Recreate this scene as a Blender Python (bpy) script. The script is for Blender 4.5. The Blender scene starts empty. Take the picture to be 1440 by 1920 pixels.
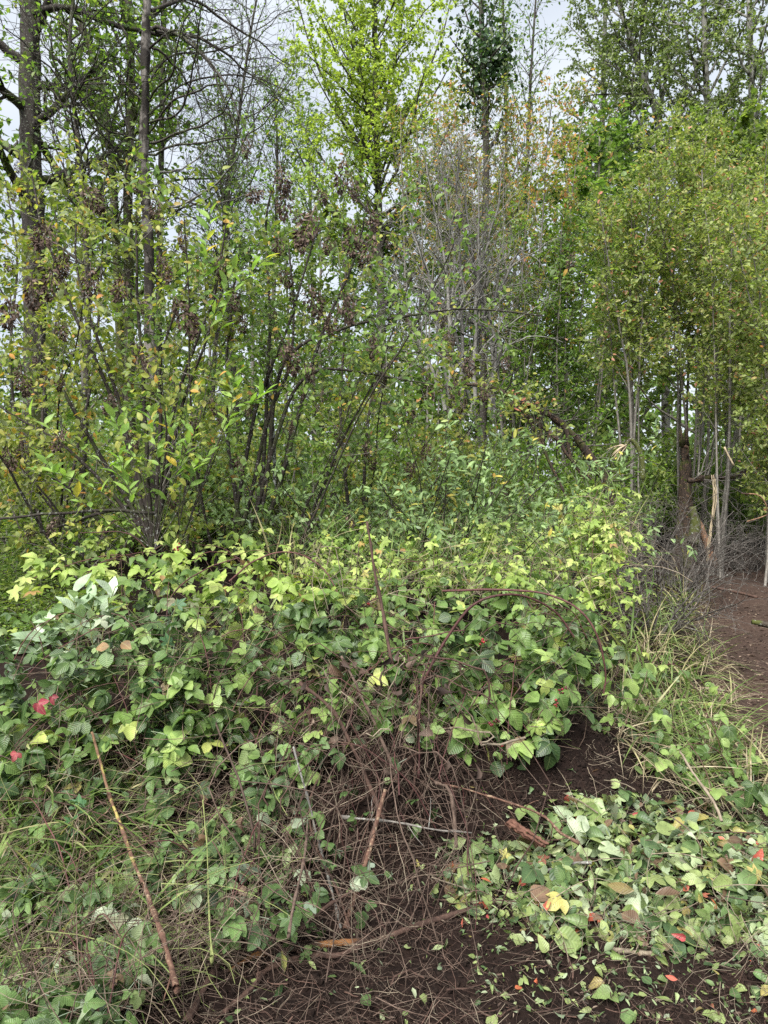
import bpy, math, random
import numpy as np
from mathutils import Vector

# ------------------------------------------------------------------ camera, sky, sun, exposure
SC = bpy.context.scene
COL = SC.collection
F = 1331.0          # focal length in pixels of the 1440 x 1920 photograph
CAMZ = 1.65
PITCH = math.radians(-1.3)
cam_d = bpy.data.cameras.new('camera')
cam_d.sensor_fit = 'HORIZONTAL'
cam_d.sensor_width = 36.0
cam_d.lens = 36.0 * F / 1440.0
cam_d.clip_start = 0.05
cam_d.clip_end = 2000
cam = bpy.data.objects.new('camera', cam_d)
COL.objects.link(cam)
cam.location = (0, 0, CAMZ)
cam.rotation_euler = (math.pi / 2 + PITCH, 0, 0)
SC.camera = cam

SUN_EL, SUN_AZ = math.radians(52), math.radians(205)     # high soft sun behind thin cloud, a little behind the camera
world = bpy.data.worlds.new('World')
SC.world = world
world.use_nodes = True
wn = world.node_tree
wn.nodes.clear()
w_out = wn.nodes.new('ShaderNodeOutputWorld')
w_bg = wn.nodes.new('ShaderNodeBackground')
w_sky = wn.nodes.new('ShaderNodeTexSky')
w_sky.sky_type = 'NISHITA'
w_sky.sun_disc = False
w_sky.sun_elevation = SUN_EL
w_sky.sun_rotation = SUN_AZ
w_sky.air_density = 1.0
w_sky.dust_density = 3.0
w_sky.ozone_density = 1.0
w_hs = wn.nodes.new('ShaderNodeHueSaturation')
w_hs.inputs['Saturation'].default_value = 0.42
w_hs.inputs['Value'].default_value = 0.8
w_mix = wn.nodes.new('ShaderNodeMixRGB')       # thin even cloud over the whole dome
w_tc = wn.nodes.new('ShaderNodeTexCoord')
w_no = wn.nodes.new('ShaderNodeTexNoise')
w_no.inputs['Scale'].default_value = 2.2
w_no.inputs['Detail'].default_value = 5
w_ra = wn.nodes.new('ShaderNodeMapRange')
w_ra.inputs['From Min'].default_value = 0.3
w_ra.inputs['From Max'].default_value = 0.7
w_ra.inputs['To Min'].default_value = 0.55
w_ra.inputs['To Max'].default_value = 0.85
wn.links.new(w_tc.outputs['Generated'], w_no.inputs['Vector'])
wn.links.new(w_no.outputs['Fac'], w_ra.inputs['Value'])
wn.links.new(w_ra.outputs['Result'], w_mix.inputs['Fac'])
wn.links.new(w_sky.outputs['Color'], w_hs.inputs['Color'])
wn.links.new(w_hs.outputs['Color'], w_mix.inputs['Color1'])
w_no2 = wn.nodes.new('ShaderNodeTexNoise')
w_no2.inputs['Scale'].default_value = 5.0
w_no2.inputs['Detail'].default_value = 6
wn.links.new(w_tc.outputs['Generated'], w_no2.inputs['Vector'])
w_cr = wn.nodes.new('ShaderNodeValToRGB')
w_cr.color_ramp.elements[0].position = 0.32
w_cr.color_ramp.elements[0].color = (2.65, 2.98, 3.45, 1)
w_cr.color_ramp.elements[1].position = 0.68
w_cr.color_ramp.elements[1].color = (3.6, 3.85, 4.15, 1)
wn.links.new(w_no2.outputs['Fac'], w_cr.inputs['Fac'])
wn.links.new(w_cr.outputs['Color'], w_mix.inputs['Color2'])
wn.links.new(w_mix.outputs['Color'], w_bg.inputs['Color'])
w_bg.inputs['Strength'].default_value = 0.05
wn.links.new(w_bg.outputs['Background'], w_out.inputs['Surface'])

sun_d = bpy.data.lights.new('sun', 'SUN')
sun_d.energy = 1.5
sun_d.angle = math.radians(38)
sun_d.color = (1.0, 0.98, 0.94)
sun = bpy.data.objects.new('sun', sun_d)
COL.objects.link(sun)
sun.location = (-4, -8, 14)
_sd = Vector((math.sin(SUN_AZ) * math.cos(SUN_EL), math.cos(SUN_AZ) * math.cos(SUN_EL), math.sin(SUN_EL)))
sun.rotation_euler = _sd.to_track_quat('Z', 'Y').to_euler()

SC.view_settings.view_transform = 'Standard'
SC.view_settings.look = 'None'
SC.view_settings.exposure = 2.54
SC.view_settings.gamma = 1.0
SC.view_settings.use_curve_mapping = False
SC.render.engine = 'CYCLES'
SC.cycles.max_bounces = 7
SC.cycles.diffuse_bounces = 4
SC.cycles.glossy_bounces = 2
SC.cycles.transmission_bounces = 4
SC.cycles.use_denoising = False
SC.cycles.sample_clamp_indirect = 6.0

# ------------------------------------------------------------------ helpers
rng = np.random.default_rng(11)
random.seed(5)


def nrm(a):
    a = np.asarray(a, float)
    return a / np.maximum(np.linalg.norm(a, axis=-1, keepdims=True), 1e-9)


def hash3(i, j, k, seed):
    h = (i.astype(np.int64) * 374761393 + j.astype(np.int64) * 668265263 + k.astype(np.int64) * 2147483647 + seed * 974711) & 0xffffffff
    h = ((h ^ (h >> 13)) * 1274126177) & 0xffffffff
    h = h ^ (h >> 16)
    return (h & 0xffff) / 65535.0


def vnoise(p, scale=1.0, seed=0):
    """value noise 0..1 at points (n,3)"""
    p = np.asarray(p, float) * scale
    i = np.floor(p)
    f = p - i
    f = f * f * (3 - 2 * f)
    i = i.astype(np.int64)
    r = 0
    for a in (0, 1):
        wa = f[..., 0] if a else 1 - f[..., 0]
        for b in (0, 1):
            wb = f[..., 1] if b else 1 - f[..., 1]
            for c in (0, 1):
                wc = f[..., 2] if c else 1 - f[..., 2]
                r = r + wa * wb * wc * hash3(i[..., 0] + a, i[..., 1] + b, i[..., 2] + c, seed)
    return r


def n2(x, y, scale, seed):
    return vnoise(np.stack([x, y, np.zeros_like(x)], -1), scale, seed)


def sstep(a, b, x):
    t = np.clip((x - a) / (b - a), 0, 1)
    return t * t * (3 - 2 * t)


def path_side(x, y):
    """positive on the trodden path (to the right of its edge), in metres"""
    ax, ay, bx, by = 2.05, 4.3, 7.2, 17.0
    dx, dy = bx - ax, by - ay
    L = math.hypot(dx, dy)
    wob = 0.35 * (n2(x, y, 0.9, 31) - 0.5)
    return ((x - ax) * dy - (y - ay) * dx) / L + wob


def H(x, y):
    """height of the ground"""
    x = np.asarray(x, float)
    y = np.asarray(y, float)
    far = 0.06 * np.maximum(y - 6.0, 0) - 0.05 * np.maximum(y - 16, 0)
    far = np.where(y > 90, 0.06 * 84 - 0.05 * 74, far) * 1.0
    xs = np.array([-3.0, -1.2, -0.5, 0.0, 0.6, 1.1, 1.8, 3.0])
    e0 = np.interp(x, xs, [2.25, 2.3, 2.6, 2.86, 3.05, 3.2, 3.6, 4.4])
    e1 = np.interp(x, xs, [3.7, 3.6, 3.4, 3.3, 3.55, 3.85, 4.6, 5.6])
    hh = np.interp(x, xs, [0.5, 0.5, 0.5, 0.52, 0.5, 0.42, 0.25, 0.12])
    bank = hh * sstep(0, 1, (y - e0) / (e1 - e0))
    bank = bank * (1 - sstep(-0.6, 0.5, path_side(x, y)))
    near = np.exp(-((np.maximum(y - 2, 0)) / 7.0) ** 2)
    b = 0.10 * (n2(x, y, 1.7, 3) - 0.5) + near * (0.055 * (n2(x, y, 6.0, 4) - 0.5) + 0.03 * (n2(x, y, 17.0, 5) - 0.5) + 0.014 * (n2(x, y, 41.0, 6) - 0.5))
    return far + bank + b


def P(u, v, d):
    """world point seen at photo pixel (u, v) at depth d metres"""
    a = (u - 720.0) / F
    b = -(v - 960.0) / F
    c, s = math.cos(PITCH), math.sin(PITCH)
    k = d / (c - b * s)
    return np.array([a * k, d, CAMZ + (s + b * c) * k])


def G(u, d):
    x = (u - 720.0) / F * d
    return np.array([x, d, float(H(x, d))])


def march(u, v, surf, d0=1.6, d1=26.0, n1=110, n2_=14):
    """first depth where the ray through photo pixel (u, v) dips under surf(x, y)"""
    u = np.atleast_1d(np.asarray(u, float))
    v = np.atleast_1d(np.asarray(v, float))
    a = ((u - 720.0) / F)[:, None]
    b = (-(v - 960.0) / F)[:, None]
    c, s = math.cos(PITCH), math.sin(PITCH)
    base = np.geomspace(d0, d1, n1)
    ds = np.broadcast_to(base, (len(u), n1))
    ok = None
    for _ in range(2):
        k = ds / (c - b * s)
        X, Z = a * k, CAMZ + (s + b * c) * k
        below = Z < surf(X, ds)
        i = np.argmax(below, 1)
        if ok is None:
            ok = below.any(1)
        i[~below.any(1)] = ds.shape[1] - 1
        r = np.arange(len(u))
        hi = ds[r, i]
        lo = ds[r, np.maximum(i - 1, 0)]
        out = np.stack([X[r, i], hi, Z[r, i]], 1)
        ds = lo[:, None] + (hi - lo)[:, None] * np.linspace(0, 1, n2_)
    return out, ok


def hit(u, v):
    p, _ = march(u, v, H)
    p[:, 2] = H(p[:, 0], p[:, 1])
    return p


def smooth(pts, n=8):
    """Catmull-Rom through the points"""
    p = np.asarray(pts, float)
    q = np.vstack([2 * p[0] - p[1], p, 2 * p[-1] - p[-2]])
    out = []
    for i in range(1, len(q) - 2):
        t = np.linspace(0, 1, n, endpoint=False)[:, None]
        a, b, c, d = q[i - 1], q[i], q[i + 1], q[i + 2]
        out.append(0.5 * (2 * b + (c - a) * t + (2 * a - 5 * b + 4 * c - d) * t ** 2 + (3 * b - a - 3 * c + d) * t ** 3))
    out.append(p[-1:])
    return np.vstack(out)


def pxline(pts, d=None, n=6, wob=0.0):
    q = smooth([P(*(p if len(p) == 3 else (p[0], p[1], d))) for p in pts], n)
    if wob:
        L = np.linalg.norm(q[-1] - q[0])
        s = rng.integers(1e6)
        for ax in range(3):
            q[1:, ax] += wob * (vnoise(q[1:], 3.0 / max(L, .3), s + ax) - 0.5) + wob * .4 * (vnoise(q[1:], 11.0 / max(L, .3), s + ax + 7) - 0.5)
    return q


def mesh_from(name, V, faces, uv=None, rnd=None, smooth_shade=True):
    """faces: list of int arrays (n,k); uv, rnd: per vertex"""
    me = bpy.data.meshes.new(name)
    V = np.ascontiguousarray(V, np.float32)
    me.vertices.add(len(V))
    me.vertices.foreach_set('co', V.ravel())
    faces = [f for f in faces if len(f)]
    loops = np.concatenate([f.ravel() for f in faces]).astype(np.int32)
    tot = np.concatenate([np.full(len(f), f.shape[1]) for f in faces]).astype(np.int32)
    start = np.concatenate([[0], np.cumsum(tot)[:-1]]).astype(np.int32)
    me.loops.add(len(loops))
    me.loops.foreach_set('vertex_index', loops)
    me.polygons.add(len(tot))
    me.polygons.foreach_set('loop_start', start)
    me.polygons.foreach_set('loop_total', tot)
    if smooth_shade:
        me.polygons.foreach_set('use_smooth', np.ones(len(tot), bool))
    if uv is not None:
        l = me.uv_layers.new(name='UVMap')
        l.data.foreach_set('uv', np.ascontiguousarray(uv[loops], np.float32).ravel())
    if rnd is not None:
        a = me.attributes.new('rnd', 'FLOAT', 'POINT')
        a.data.foreach_set('value', np.ascontiguousarray(rnd, np.float32))
    me.update(calc_edges=True)
    return me


def obj(name, me, mat, parent=None, loc=None):
    o = bpy.data.objects.new(name, me)
    COL.objects.link(o)
    if mat is not None and not me.materials:
        me.materials.append(mat)
    if parent is not None:
        o.parent = parent
    if loc is not None:
        o.location = loc
    return o


def tag(o, label=None, cat=None, group=None, kind=None):
    if label:
        o['label'] = label
    if cat:
        o['category'] = cat
    if group:
        o['group'] = group
    if kind:
        o['kind'] = kind
    return o


def thing(name, label, cat, loc, group=None):
    o = bpy.data.objects.new(name, None)
    COL.objects.link(o)
    o.location = loc
    o.empty_display_size = 0.1
    return tag(o, label, cat, group)


# ---- tubes (stems, canes, twigs)
def tube_arrays(items, sides=6, cap=True):
    """items: list of (pts (k,3), radii (k,), rnd)"""
    groups = {}
    for it in items:
        groups.setdefault(len(it[0]), []).append(it)
    Vs, Fs, Rs, caps, base = [], [], [], [], 0
    ang = np.arange(sides) * 2 * math.pi / sides
    ca, sa = np.cos(ang), np.sin(ang)
    for k, its in groups.items():
        if k < 2:
            continue
        p = np.stack([i[0] for i in its])
        r = np.stack([np.broadcast_to(i[1], (k,)) for i in its])
        q = np.array([i[2] if len(i) > 2 else 0.5 for i in its])
        n = len(its)
        t = np.empty_like(p)
        t[:, 1:-1] = p[:, 2:] - p[:, :-2]
        t[:, 0] = p[:, 1] - p[:, 0]
        t[:, -1] = p[:, -1] - p[:, -2]
        t = nrm(t)
        m = np.abs(nrm(p[:, -1] - p[:, 0]))
        ref = np.zeros((n, 3))
        ref[np.arange(n), np.argmin(m, 1)] = 1
        a = nrm(np.cross(t, ref[:, None, :]))
        b = np.cross(t, a)
        V = p[:, :, None, :] + r[:, :, None, None] * (a[:, :, None, :] * ca[None, None, :, None] + b[:, :, None, :] * sa[None, None, :, None])
        Vs.append(V.reshape(-1, 3))
        Rs.append(np.repeat(q, k * sides))
        idx = base + np.arange(n * k * sides).reshape(n, k, sides)
        nx = np.roll(idx, -1, 2)
        Fs.append(np.stack([idx[:, :-1], nx[:, :-1], nx[:, 1:], idx[:, 1:]], -1).reshape(-1, 4))
        if cap:
            caps.append(idx[:, -1].reshape(-1, sides))
            caps.append(idx[:, 0, ::-1].reshape(-1, sides))
        base += n * k * sides
    return np.vstack(Vs), [np.vstack(Fs)] + caps, np.concatenate(Rs)


def tubes(name, items, mat, parent=None, origin=None, sides=6, cap=True, bark=0.0, bark_scale=14.0):
    V, Fc, R = tube_arrays(items, sides, cap)
    if bark:
        q = V * np.array([1, 1, .22])
        n = np.abs(vnoise(q, bark_scale, 5) - .5) * 2 + .5 * (vnoise(V, bark_scale * 2.3, 9) - .5)
        # push along the radial direction (from the polyline): use nearest item centre
        k = len(items[0][0])
        C = np.repeat(np.vstack([i[0] for i in items]), sides, 0) if all(len(i[0]) == k for i in items) else None
        if C is not None:
            V = V + nrm(V - C) * (bark * (n - .5))[:, None]
    o = np.zeros(3) if origin is None else np.asarray(origin)
    return obj(name, mesh_from(name, V - o, Fc, rnd=R), mat, parent)


# ---- leaves
def leaf_shape(n=5, width=0.5, peak=0.4, fold=0.15, droop=0.2, teeth=0.0, heart=0.0, power=1.0, tip=0.0, petiole=0.0):
    """one blade along +x, length 1, normal +z; returns V, faces list, uv"""
    t = np.linspace(0, 1, n + 1)
    tt = np.where(t < peak, 0.5 * t / peak, 0.5 + 0.5 * (t - peak) / (1 - peak))
    w = 0.5 * width * np.sin(math.pi * tt) ** power
    if heart:
        w = w + heart * width * np.exp(-(t / .12) ** 2) * (t > -1)
    if teeth:
        w = w * (1 + teeth * np.where(np.arange(n + 1) % 2 == 1, 1, -1))
    w[-1] = 0
    if not heart:
        w[0] = 0.015
    z = -droop * t ** 2
    V, uv = [], []
    for i in range(n + 1):
        back = heart * .35 * width if (i == 0 and heart) else 0
        V += [(t[i] - back, w[i], z[i] + fold * w[i]), (t[i], 0, z[i]), (t[i] - back, -w[i], z[i] + fold * w[i])]
        uv += [(t[i], 0.5 + w[i] / width), (t[i], .5), (t[i], .5 - w[i] / width)]
    Q = []
    for i in range(n):
        a = 3 * i
        Q += [(a, a + 1, a + 4, a + 3), (a + 1, a + 2, a + 5, a + 4)]
    V, uv = np.array(V, float), np.array(uv, float)
    Fq = [np.array(Q)]
    if petiole:
        r = .012
        Pv = np.array([(0, r, 0), (0, -r, 0), (-petiole * .5, -r, -.06 * petiole), (-petiole * .5, r, -.06 * petiole), (-petiole, r, -.3 * petiole), (-petiole, -r, -.3 * petiole)])
        b = len(V)
        V = np.vstack([V, Pv])
        uv = np.vstack([uv, np.full((6, 2), .5)])
        Fq[0] = np.vstack([Fq[0], [(b, b + 1, b + 2, b + 3), (b + 3, b + 2, b + 5, b + 4)]])
    return V, Fq, uv


def join_shapes(parts):
    V, Fq, uv, b = [], [], [], 0
    for v, f, u in parts:
        V.append(v)
        uv.append(u)
        Fq.append(np.vstack([g for g in f]) + b)
        b += len(v)
    return np.vstack(V), [np.vstack(Fq)], np.vstack(uv)


def xf(shape, rz=0, scale=1, off=(0, 0, 0), ry=0, rx=0):
    v, f, u = shape
    c, s = math.cos(rx), math.sin(rx)
    v = v @ np.array([[1, 0, 0], [0, c, s], [0, -s, c]])
    c, s = math.cos(ry), math.sin(ry)
    v = v @ np.array([[c, 0, -s], [0, 1, 0], [s, 0, c]])
    c, s = math.cos(rz), math.sin(rz)
    v = v @ np.array([[c, s, 0], [-s, c, 0], [0, 0, 1]])
    return v * scale + np.array(off), f, u


def trifoliate(n=6, width=.72, teeth=.07, fold=.2, droop=.25, five=False, petiole=.8, tilt=.25, seed=0):
    r = random.Random(seed)
    L = leaf_shape(n, width, .42, fold, droop, teeth, power=.8)
    parts = []
    a = [0, 1.15, -1.15] if not five else [0, .75, -.75, 1.7, -1.7]
    s = [1, .86, .86] if not five else [1, .9, .9, .62, .62]
    for ai, si in zip(a, s):
        off = (.16, 0, 0) if ai == 0 else (0, 0, 0)
        parts.append(xf(L, ai + r.uniform(-.15, .15), si * r.uniform(.88, 1.1), off, tilt * r.uniform(-.4, 1.2), r.uniform(-.3, .3)))
    w = .014
    st = (np.array([(.18, w, 0), (.18, -w, 0), (-.3 * petiole, -w, -.05), (-.3 * petiole, w, -.05), (-petiole, w, -.45 * petiole), (-petiole, -w, -.45 * petiole)]),
          [np.array([(0, 1, 2, 3), (3, 2, 5, 4)])], np.full((6, 2), .5))
    parts.append(st)
    return join_shapes(parts)


def palmate(lobes=5, size=1.0, seed=0, petiole=.8, depth=.45):
    """lobed maple-like blade (thimbleberry, vine maple)"""
    r = random.Random(seed)
    V, uv = [(0, 0, 0)], [(.0, .5)]
    n = lobes * 4
    for i in range(n + 1):
        a = -2.35 + 4.7 * i / n
        ph = (i % 4) / 4.0
        rad = 1 - depth * (1 - abs(2 * ((i + 2) % 4) / 4.0 - 1)) if False else (1.0 if i % 4 == 2 else (.78 if i % 2 == 1 else .55))
        rad *= (1 - .32 * abs(a) / 2.35) * r.uniform(.92, 1.06)
        V.append((rad * math.cos(a), rad * math.sin(a), -.22 * rad ** 2 + (.06 if i % 4 == 0 else -.02)))
        uv.append((rad, .5 + .5 * math.sin(a * 2)))
    T = [(0, i, i + 1) for i in range(1, n + 1)]
    V = np.array(V) * size * .62
    V[:, 0] += .25
    b = len(V)
    w = .012
    p = np.array([(.25, w, 0), (.25, -w, 0), (-petiole, -w, -.4 * petiole), (-petiole, w, -.4 * petiole)])
    V = np.vstack([V, p])
    uv = np.vstack([np.array(uv), np.full((4, 2), .5)])
    return V, [np.array(T), np.array([(b, b + 1, b + 2, b + 3)])], uv


def frame(d, n):
    """rotation matrices with x along d and z near n"""
    x = nrm(d)
    y = nrm(np.cross(n, x))
    z = np.cross(x, y)
    return np.stack([x, y, z], -1)          # columns


def bulk(name, shapes, pos, d, n, size, mat, parent=None, origin=None, rnd=None, kind=None):
    """many leaves in one mesh; shapes: list of leaf shapes picked at random"""
    pos = np.asarray(pos, float)
    N = len(pos)
    if N == 0:
        return None
    size = np.broadcast_to(np.asarray(size, float), (N,))
    if rnd is None:
        rnd = rng.random(N)
    R = frame(np.asarray(d, float), np.asarray(n, float))
    pick = rng.integers(0, len(shapes), N)
    o = np.zeros(3) if origin is None else np.asarray(origin)
    Vs, UV, RN, Fd, base = [], [], [], {}, 0
    for k, (v, f, u) in enumerate(shapes):
        s = np.where(pick == k)[0]
        if len(s) == 0:
            continue
        W = np.einsum('nij,vj->nvi', R[s], v) * size[s, None, None] + pos[s, None, :] - o
        m = len(v)
        Vs.append(W.reshape(-1, 3))
        UV.append(np.tile(u, (len(s), 1)))
        RN.append(np.repeat(rnd[s], m))
        for g in f:
            ff = (g[None] + (base + np.arange(len(s)) * m)[:, None, None]).reshape(-1, g.shape[1])
            Fd.setdefault(g.shape[1], []).append(ff)
        base += len(s) * m
    me = mesh_from(name, np.vstack(Vs), [np.vstack(x) for x in Fd.values()], np.vstack(UV), np.concatenate(RN))
    ob = obj(name, me, mat, parent)
    if kind:
        ob['kind'] = kind
    return ob


_shape_mesh = {}


def shape_mesh(key, shape, mat):
    k = (key, mat.name)
    if k not in _shape_mesh:
        v, f, u = shape
        me = mesh_from(key, v, f, u, np.zeros(len(v)))
        me.materials.append(mat)
        _shape_mesh[k] = me
    return _shape_mesh[k]


def leaf_objects(name, keyed, pos, d, n, size, mat, parent, origin):
    """each leaf an object of its own, sharing mesh data"""
    R = frame(np.asarray(d, float), np.asarray(n, float))
    size = np.broadcast_to(np.asarray(size, float), (len(pos),))
    out = []
    from mathutils import Matrix
    for i in range(len(pos)):
        k = keyed[int(rng.integers(len(keyed)))]
        o = bpy.data.objects.new(name, shape_mesh(k[0], k[1], mat))
        COL.objects.link(o)
        o.parent = parent
        M = np.eye(4)
        M[:3, :3] = R[i] * size[i]
        M[:3, 3] = pos[i] - origin
        o.matrix_local = Matrix(M.tolist())
        out.append(o)
    return out


# ---- branching
def grow(p, d, L, n=6, wander=.15, trop=(0, 0, 0), r=None):
    r = r or rng
    d = nrm(d)
    pts = [np.asarray(p, float)]
    trop = np.asarray(trop, float)
    for i in range(n):
        d = nrm(d + wander * r.normal(size=3) + trop)
        pts.append(pts[-1] + d * L / n)
    return np.array(pts)


def at(poly, t):
    m = len(poly) - 1
    f = min(max(t, 0), .9999) * m
    i = int(f)
    return poly[i] + (poly[i + 1] - poly[i]) * (f - i), nrm(poly[i + 1] - poly[i])


def kids(poly, rad, n, t0, t1, ang, L, nseg=4, wander=.15, trop=(0, 0, .03), r_scale=.55, fall=.5, rmin=.0015, jit=.3):
    """side branches of one polyline: list of (poly, radii)"""
    out = []
    az = rng.random() * 6.28
    for i in range(n):
        t = t0 + (t1 - t0) * (i + rng.random()) / n
        p, tg = at(poly, t)
        az += 2.4 + rng.normal() * .4
        ref = np.array([1, 0, 0]) if abs(tg[2]) > .6 else np.array([0, 0, 1])
        a = nrm(np.cross(tg, ref))
        b = np.cross(tg, a)
        an = ang + rng.normal() * jit * .5
        d = tg * math.cos(an) + (a * math.cos(az) + b * math.sin(az)) * math.sin(an)
        l = L * (1 - fall * (t - t0) / max(t1 - t0, 1e-3)) * rng.uniform(.65, 1.25)
        q = grow(p, d, l, nseg, wander, trop)
        f = t * (len(rad) - 1)
        rr = max(np.interp(f, np.arange(len(rad)), rad) * r_scale, rmin)
        out.append((q, np.linspace(rr, max(rr * .25, rmin * .6), nseg + 1)))
    return out


def twig_leaves(items, m, spread=.03, t0=.15, droop=.2, out=.8, upn=1.0, face=(0, -.25, 0)):
    """leaf positions along twigs; returns pos, dir, normal"""
    k = len(items[0][0])
    p = np.stack([i[0] for i in items if len(i[0]) == k])
    n = len(p)
    t = t0 + (1 - t0) * rng.random((n, m))
    f = np.minimum(t, .9999) * (k - 1)
    i = f.astype(int)
    fr = (f - i)[..., None]
    ar = np.arange(n)[:, None]
    q = p[ar, i] * (1 - fr) + p[ar, i + 1] * fr
    tg = nrm(p[ar, i + 1] - p[ar, i])
    q = q + rng.normal(size=q.shape) * spread
    d = nrm(tg * .6 + out * rng.normal(size=q.shape) + np.array([0, 0, -droop]))
    nn = nrm(np.array([0, 0, upn]) + np.array(face) + .55 * rng.normal(size=q.shape))
    return q.reshape(-1, 3), d.reshape(-1, 3), nn.reshape(-1, 3)

# ------------------------------------------------------------------ materials
def new_mat(name):
    m = bpy.data.materials.new(name)
    m.use_nodes = True
    nt = m.node_tree
    nt.nodes.clear()
    out = nt.nodes.new('ShaderNodeOutputMaterial')
    return m, nt, out


def ramp(nt, stops, interp='LINEAR'):
    r = nt.nodes.new('ShaderNodeValToRGB')
    r.color_ramp.interpolation = interp
    e = r.color_ramp.elements
    while len(e) > 1:
        e.remove(e[-1])
    e[0].position = stops[0][0]
    e[0].color = (*stops[0][1], 1)
    for p, c in stops[1:]:
        x = e.new(p)
        x.color = (*c, 1)
    return r


def math_node(nt, op, a, b=None):
    n = nt.nodes.new('ShaderNodeMath')
    n.operation = op
    for i, x in enumerate((a, b)):
        if x is None:
            continue
        if isinstance(x, (int, float)):
            n.inputs[i].default_value = x
        else:
            nt.links.new(x, n.inputs[i])
    return n.outputs[0]


def mixc(nt, fac, a, b, mode='MIX'):
    n = nt.nodes.new('ShaderNodeMixRGB')
    n.blend_type = mode
    for i, x in zip(('Fac', 'Color1', 'Color2'), (fac, a, b)):
        if isinstance(x, (int, float)):
            n.inputs[i].default_value = x
        elif isinstance(x, tuple):
            n.inputs[i].default_value = (*x, 1)
        else:
            nt.links.new(x, n.inputs[i])
    return n.outputs['Color']


GAIN = 1.35


def leaf_mat(name, stops, trans=.35, rough=.5, veins=0.0, under=None, spots=0.0, interp='LINEAR', tr_tint=(1.35, 1.5, .7)):
    m, nt, out = new_mat(name)
    at_ = nt.nodes.new('ShaderNodeAttribute')
    at_.attribute_name = 'rnd'
    oi = nt.nodes.new('ShaderNodeObjectInfo')
    s = math_node(nt, 'FRACT', math_node(nt, 'ADD', at_.outputs['Fac'], oi.outputs['Random']))
    r = ramp(nt, stops, interp)
    nt.links.new(s, r.inputs['Fac'])
    col = mixc(nt, 1.0, r.outputs['Color'], (GAIN, GAIN, GAIN), 'MULTIPLY')
    geo = nt.nodes.new('ShaderNodeNewGeometry')
    no = nt.nodes.new('ShaderNodeTexNoise')
    no.inputs['Scale'].default_value = 16.0
    no.inputs['Detail'].default_value = 5
    nt.links.new(geo.outputs['Position'], no.inputs['Vector'])
    mr = nt.nodes.new('ShaderNodeMapRange')
    mr.inputs['From Min'].default_value = .3
    mr.inputs['From Max'].default_value = .7
    mr.inputs['To Min'].default_value = .62
    mr.inputs['To Max'].default_value = 1.35
    nt.links.new(no.outputs['Fac'], mr.inputs['Value'])
    col = mixc(nt, 1.0, col, mr.outputs['Result'], 'MULTIPLY')
    bump_h = None
    if veins:
        uvn = nt.nodes.new('ShaderNodeUVMap')
        sep = nt.nodes.new('ShaderNodeSeparateXYZ')
        nt.links.new(uvn.outputs['UV'], sep.inputs[0])
        ab = math_node(nt, 'ABSOLUTE', math_node(nt, 'SUBTRACT', sep.outputs['Y'], .5))
        # side veins slant forward
        ph = math_node(nt, 'MULTIPLY', math_node(nt, 'SUBTRACT', sep.outputs['X'], math_node(nt, 'MULTIPLY', ab, .55)), 8.0)
        sn = math_node(nt, 'ABSOLUTE', math_node(nt, 'SUBTRACT', math_node(nt, 'FRACT', ph), .5))
        side = math_node(nt, 'POWER', math_node(nt, 'MULTIPLY', sn, 2.0), 5.0)
        mid = math_node(nt, 'LESS_THAN', ab, .03)
        v = math_node(nt, 'MULTIPLY', math_node(nt, 'MAXIMUM', math_node(nt, 'MULTIPLY', side, .55), mid), veins)
        col = mixc(nt, v, col, mixc(nt, .5, col, (.30, .36, .14)))
        bump_h = sn
    if spots:
        n2_ = nt.nodes.new('ShaderNodeTexNoise')
        n2_.inputs['Scale'].default_value = 160.0
        n2_.inputs['Detail'].default_value = 3
        nt.links.new(geo.outputs['Position'], n2_.inputs['Vector'])
        k = nt.nodes.new('ShaderNodeMapRange')
        k.inputs['From Min'].default_value = .60
        k.inputs['From Max'].default_value = .68
        k.inputs['To Max'].default_value = spots
        nt.links.new(n2_.outputs['Fac'], k.inputs['Value'])
        col = mixc(nt, k.outputs['Result'], col, (.07, .05, .03))
    front = col
    if under:
        col = mixc(nt, geo.outputs['Backfacing'], col, mixc(nt, .75, col, under))
    b = nt.nodes.new('ShaderNodeBsdfPrincipled')
    nt.links.new(col, b.inputs['Base Color'])
    b.inputs['Roughness'].default_value = rough
    b.inputs['Specular IOR Level'].default_value = .35
    if bump_h is not None:
        bu = nt.nodes.new('ShaderNodeBump')
        bu.inputs['Strength'].default_value = .35
        bu.inputs['Distance'].default_value = .004
        nt.links.new(bump_h, bu.inputs['Height'])
        nt.links.new(bu.outputs['Normal'], b.inputs['Normal'])
    t = nt.nodes.new('ShaderNodeBsdfTranslucent')
    nt.links.new(mixc(nt, 1.0, front, tr_tint, 'MULTIPLY'), t.inputs['Color'])
    ms = nt.nodes.new('ShaderNodeMixShader')
    ms.inputs['Fac'].default_value = trans
    nt.links.new(b.outputs[0], ms.inputs[1])
    nt.links.new(t.outputs[0], ms.inputs[2])
    nt.links.new(ms.outputs[0], out.inputs['Surface'])
    return m


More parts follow.
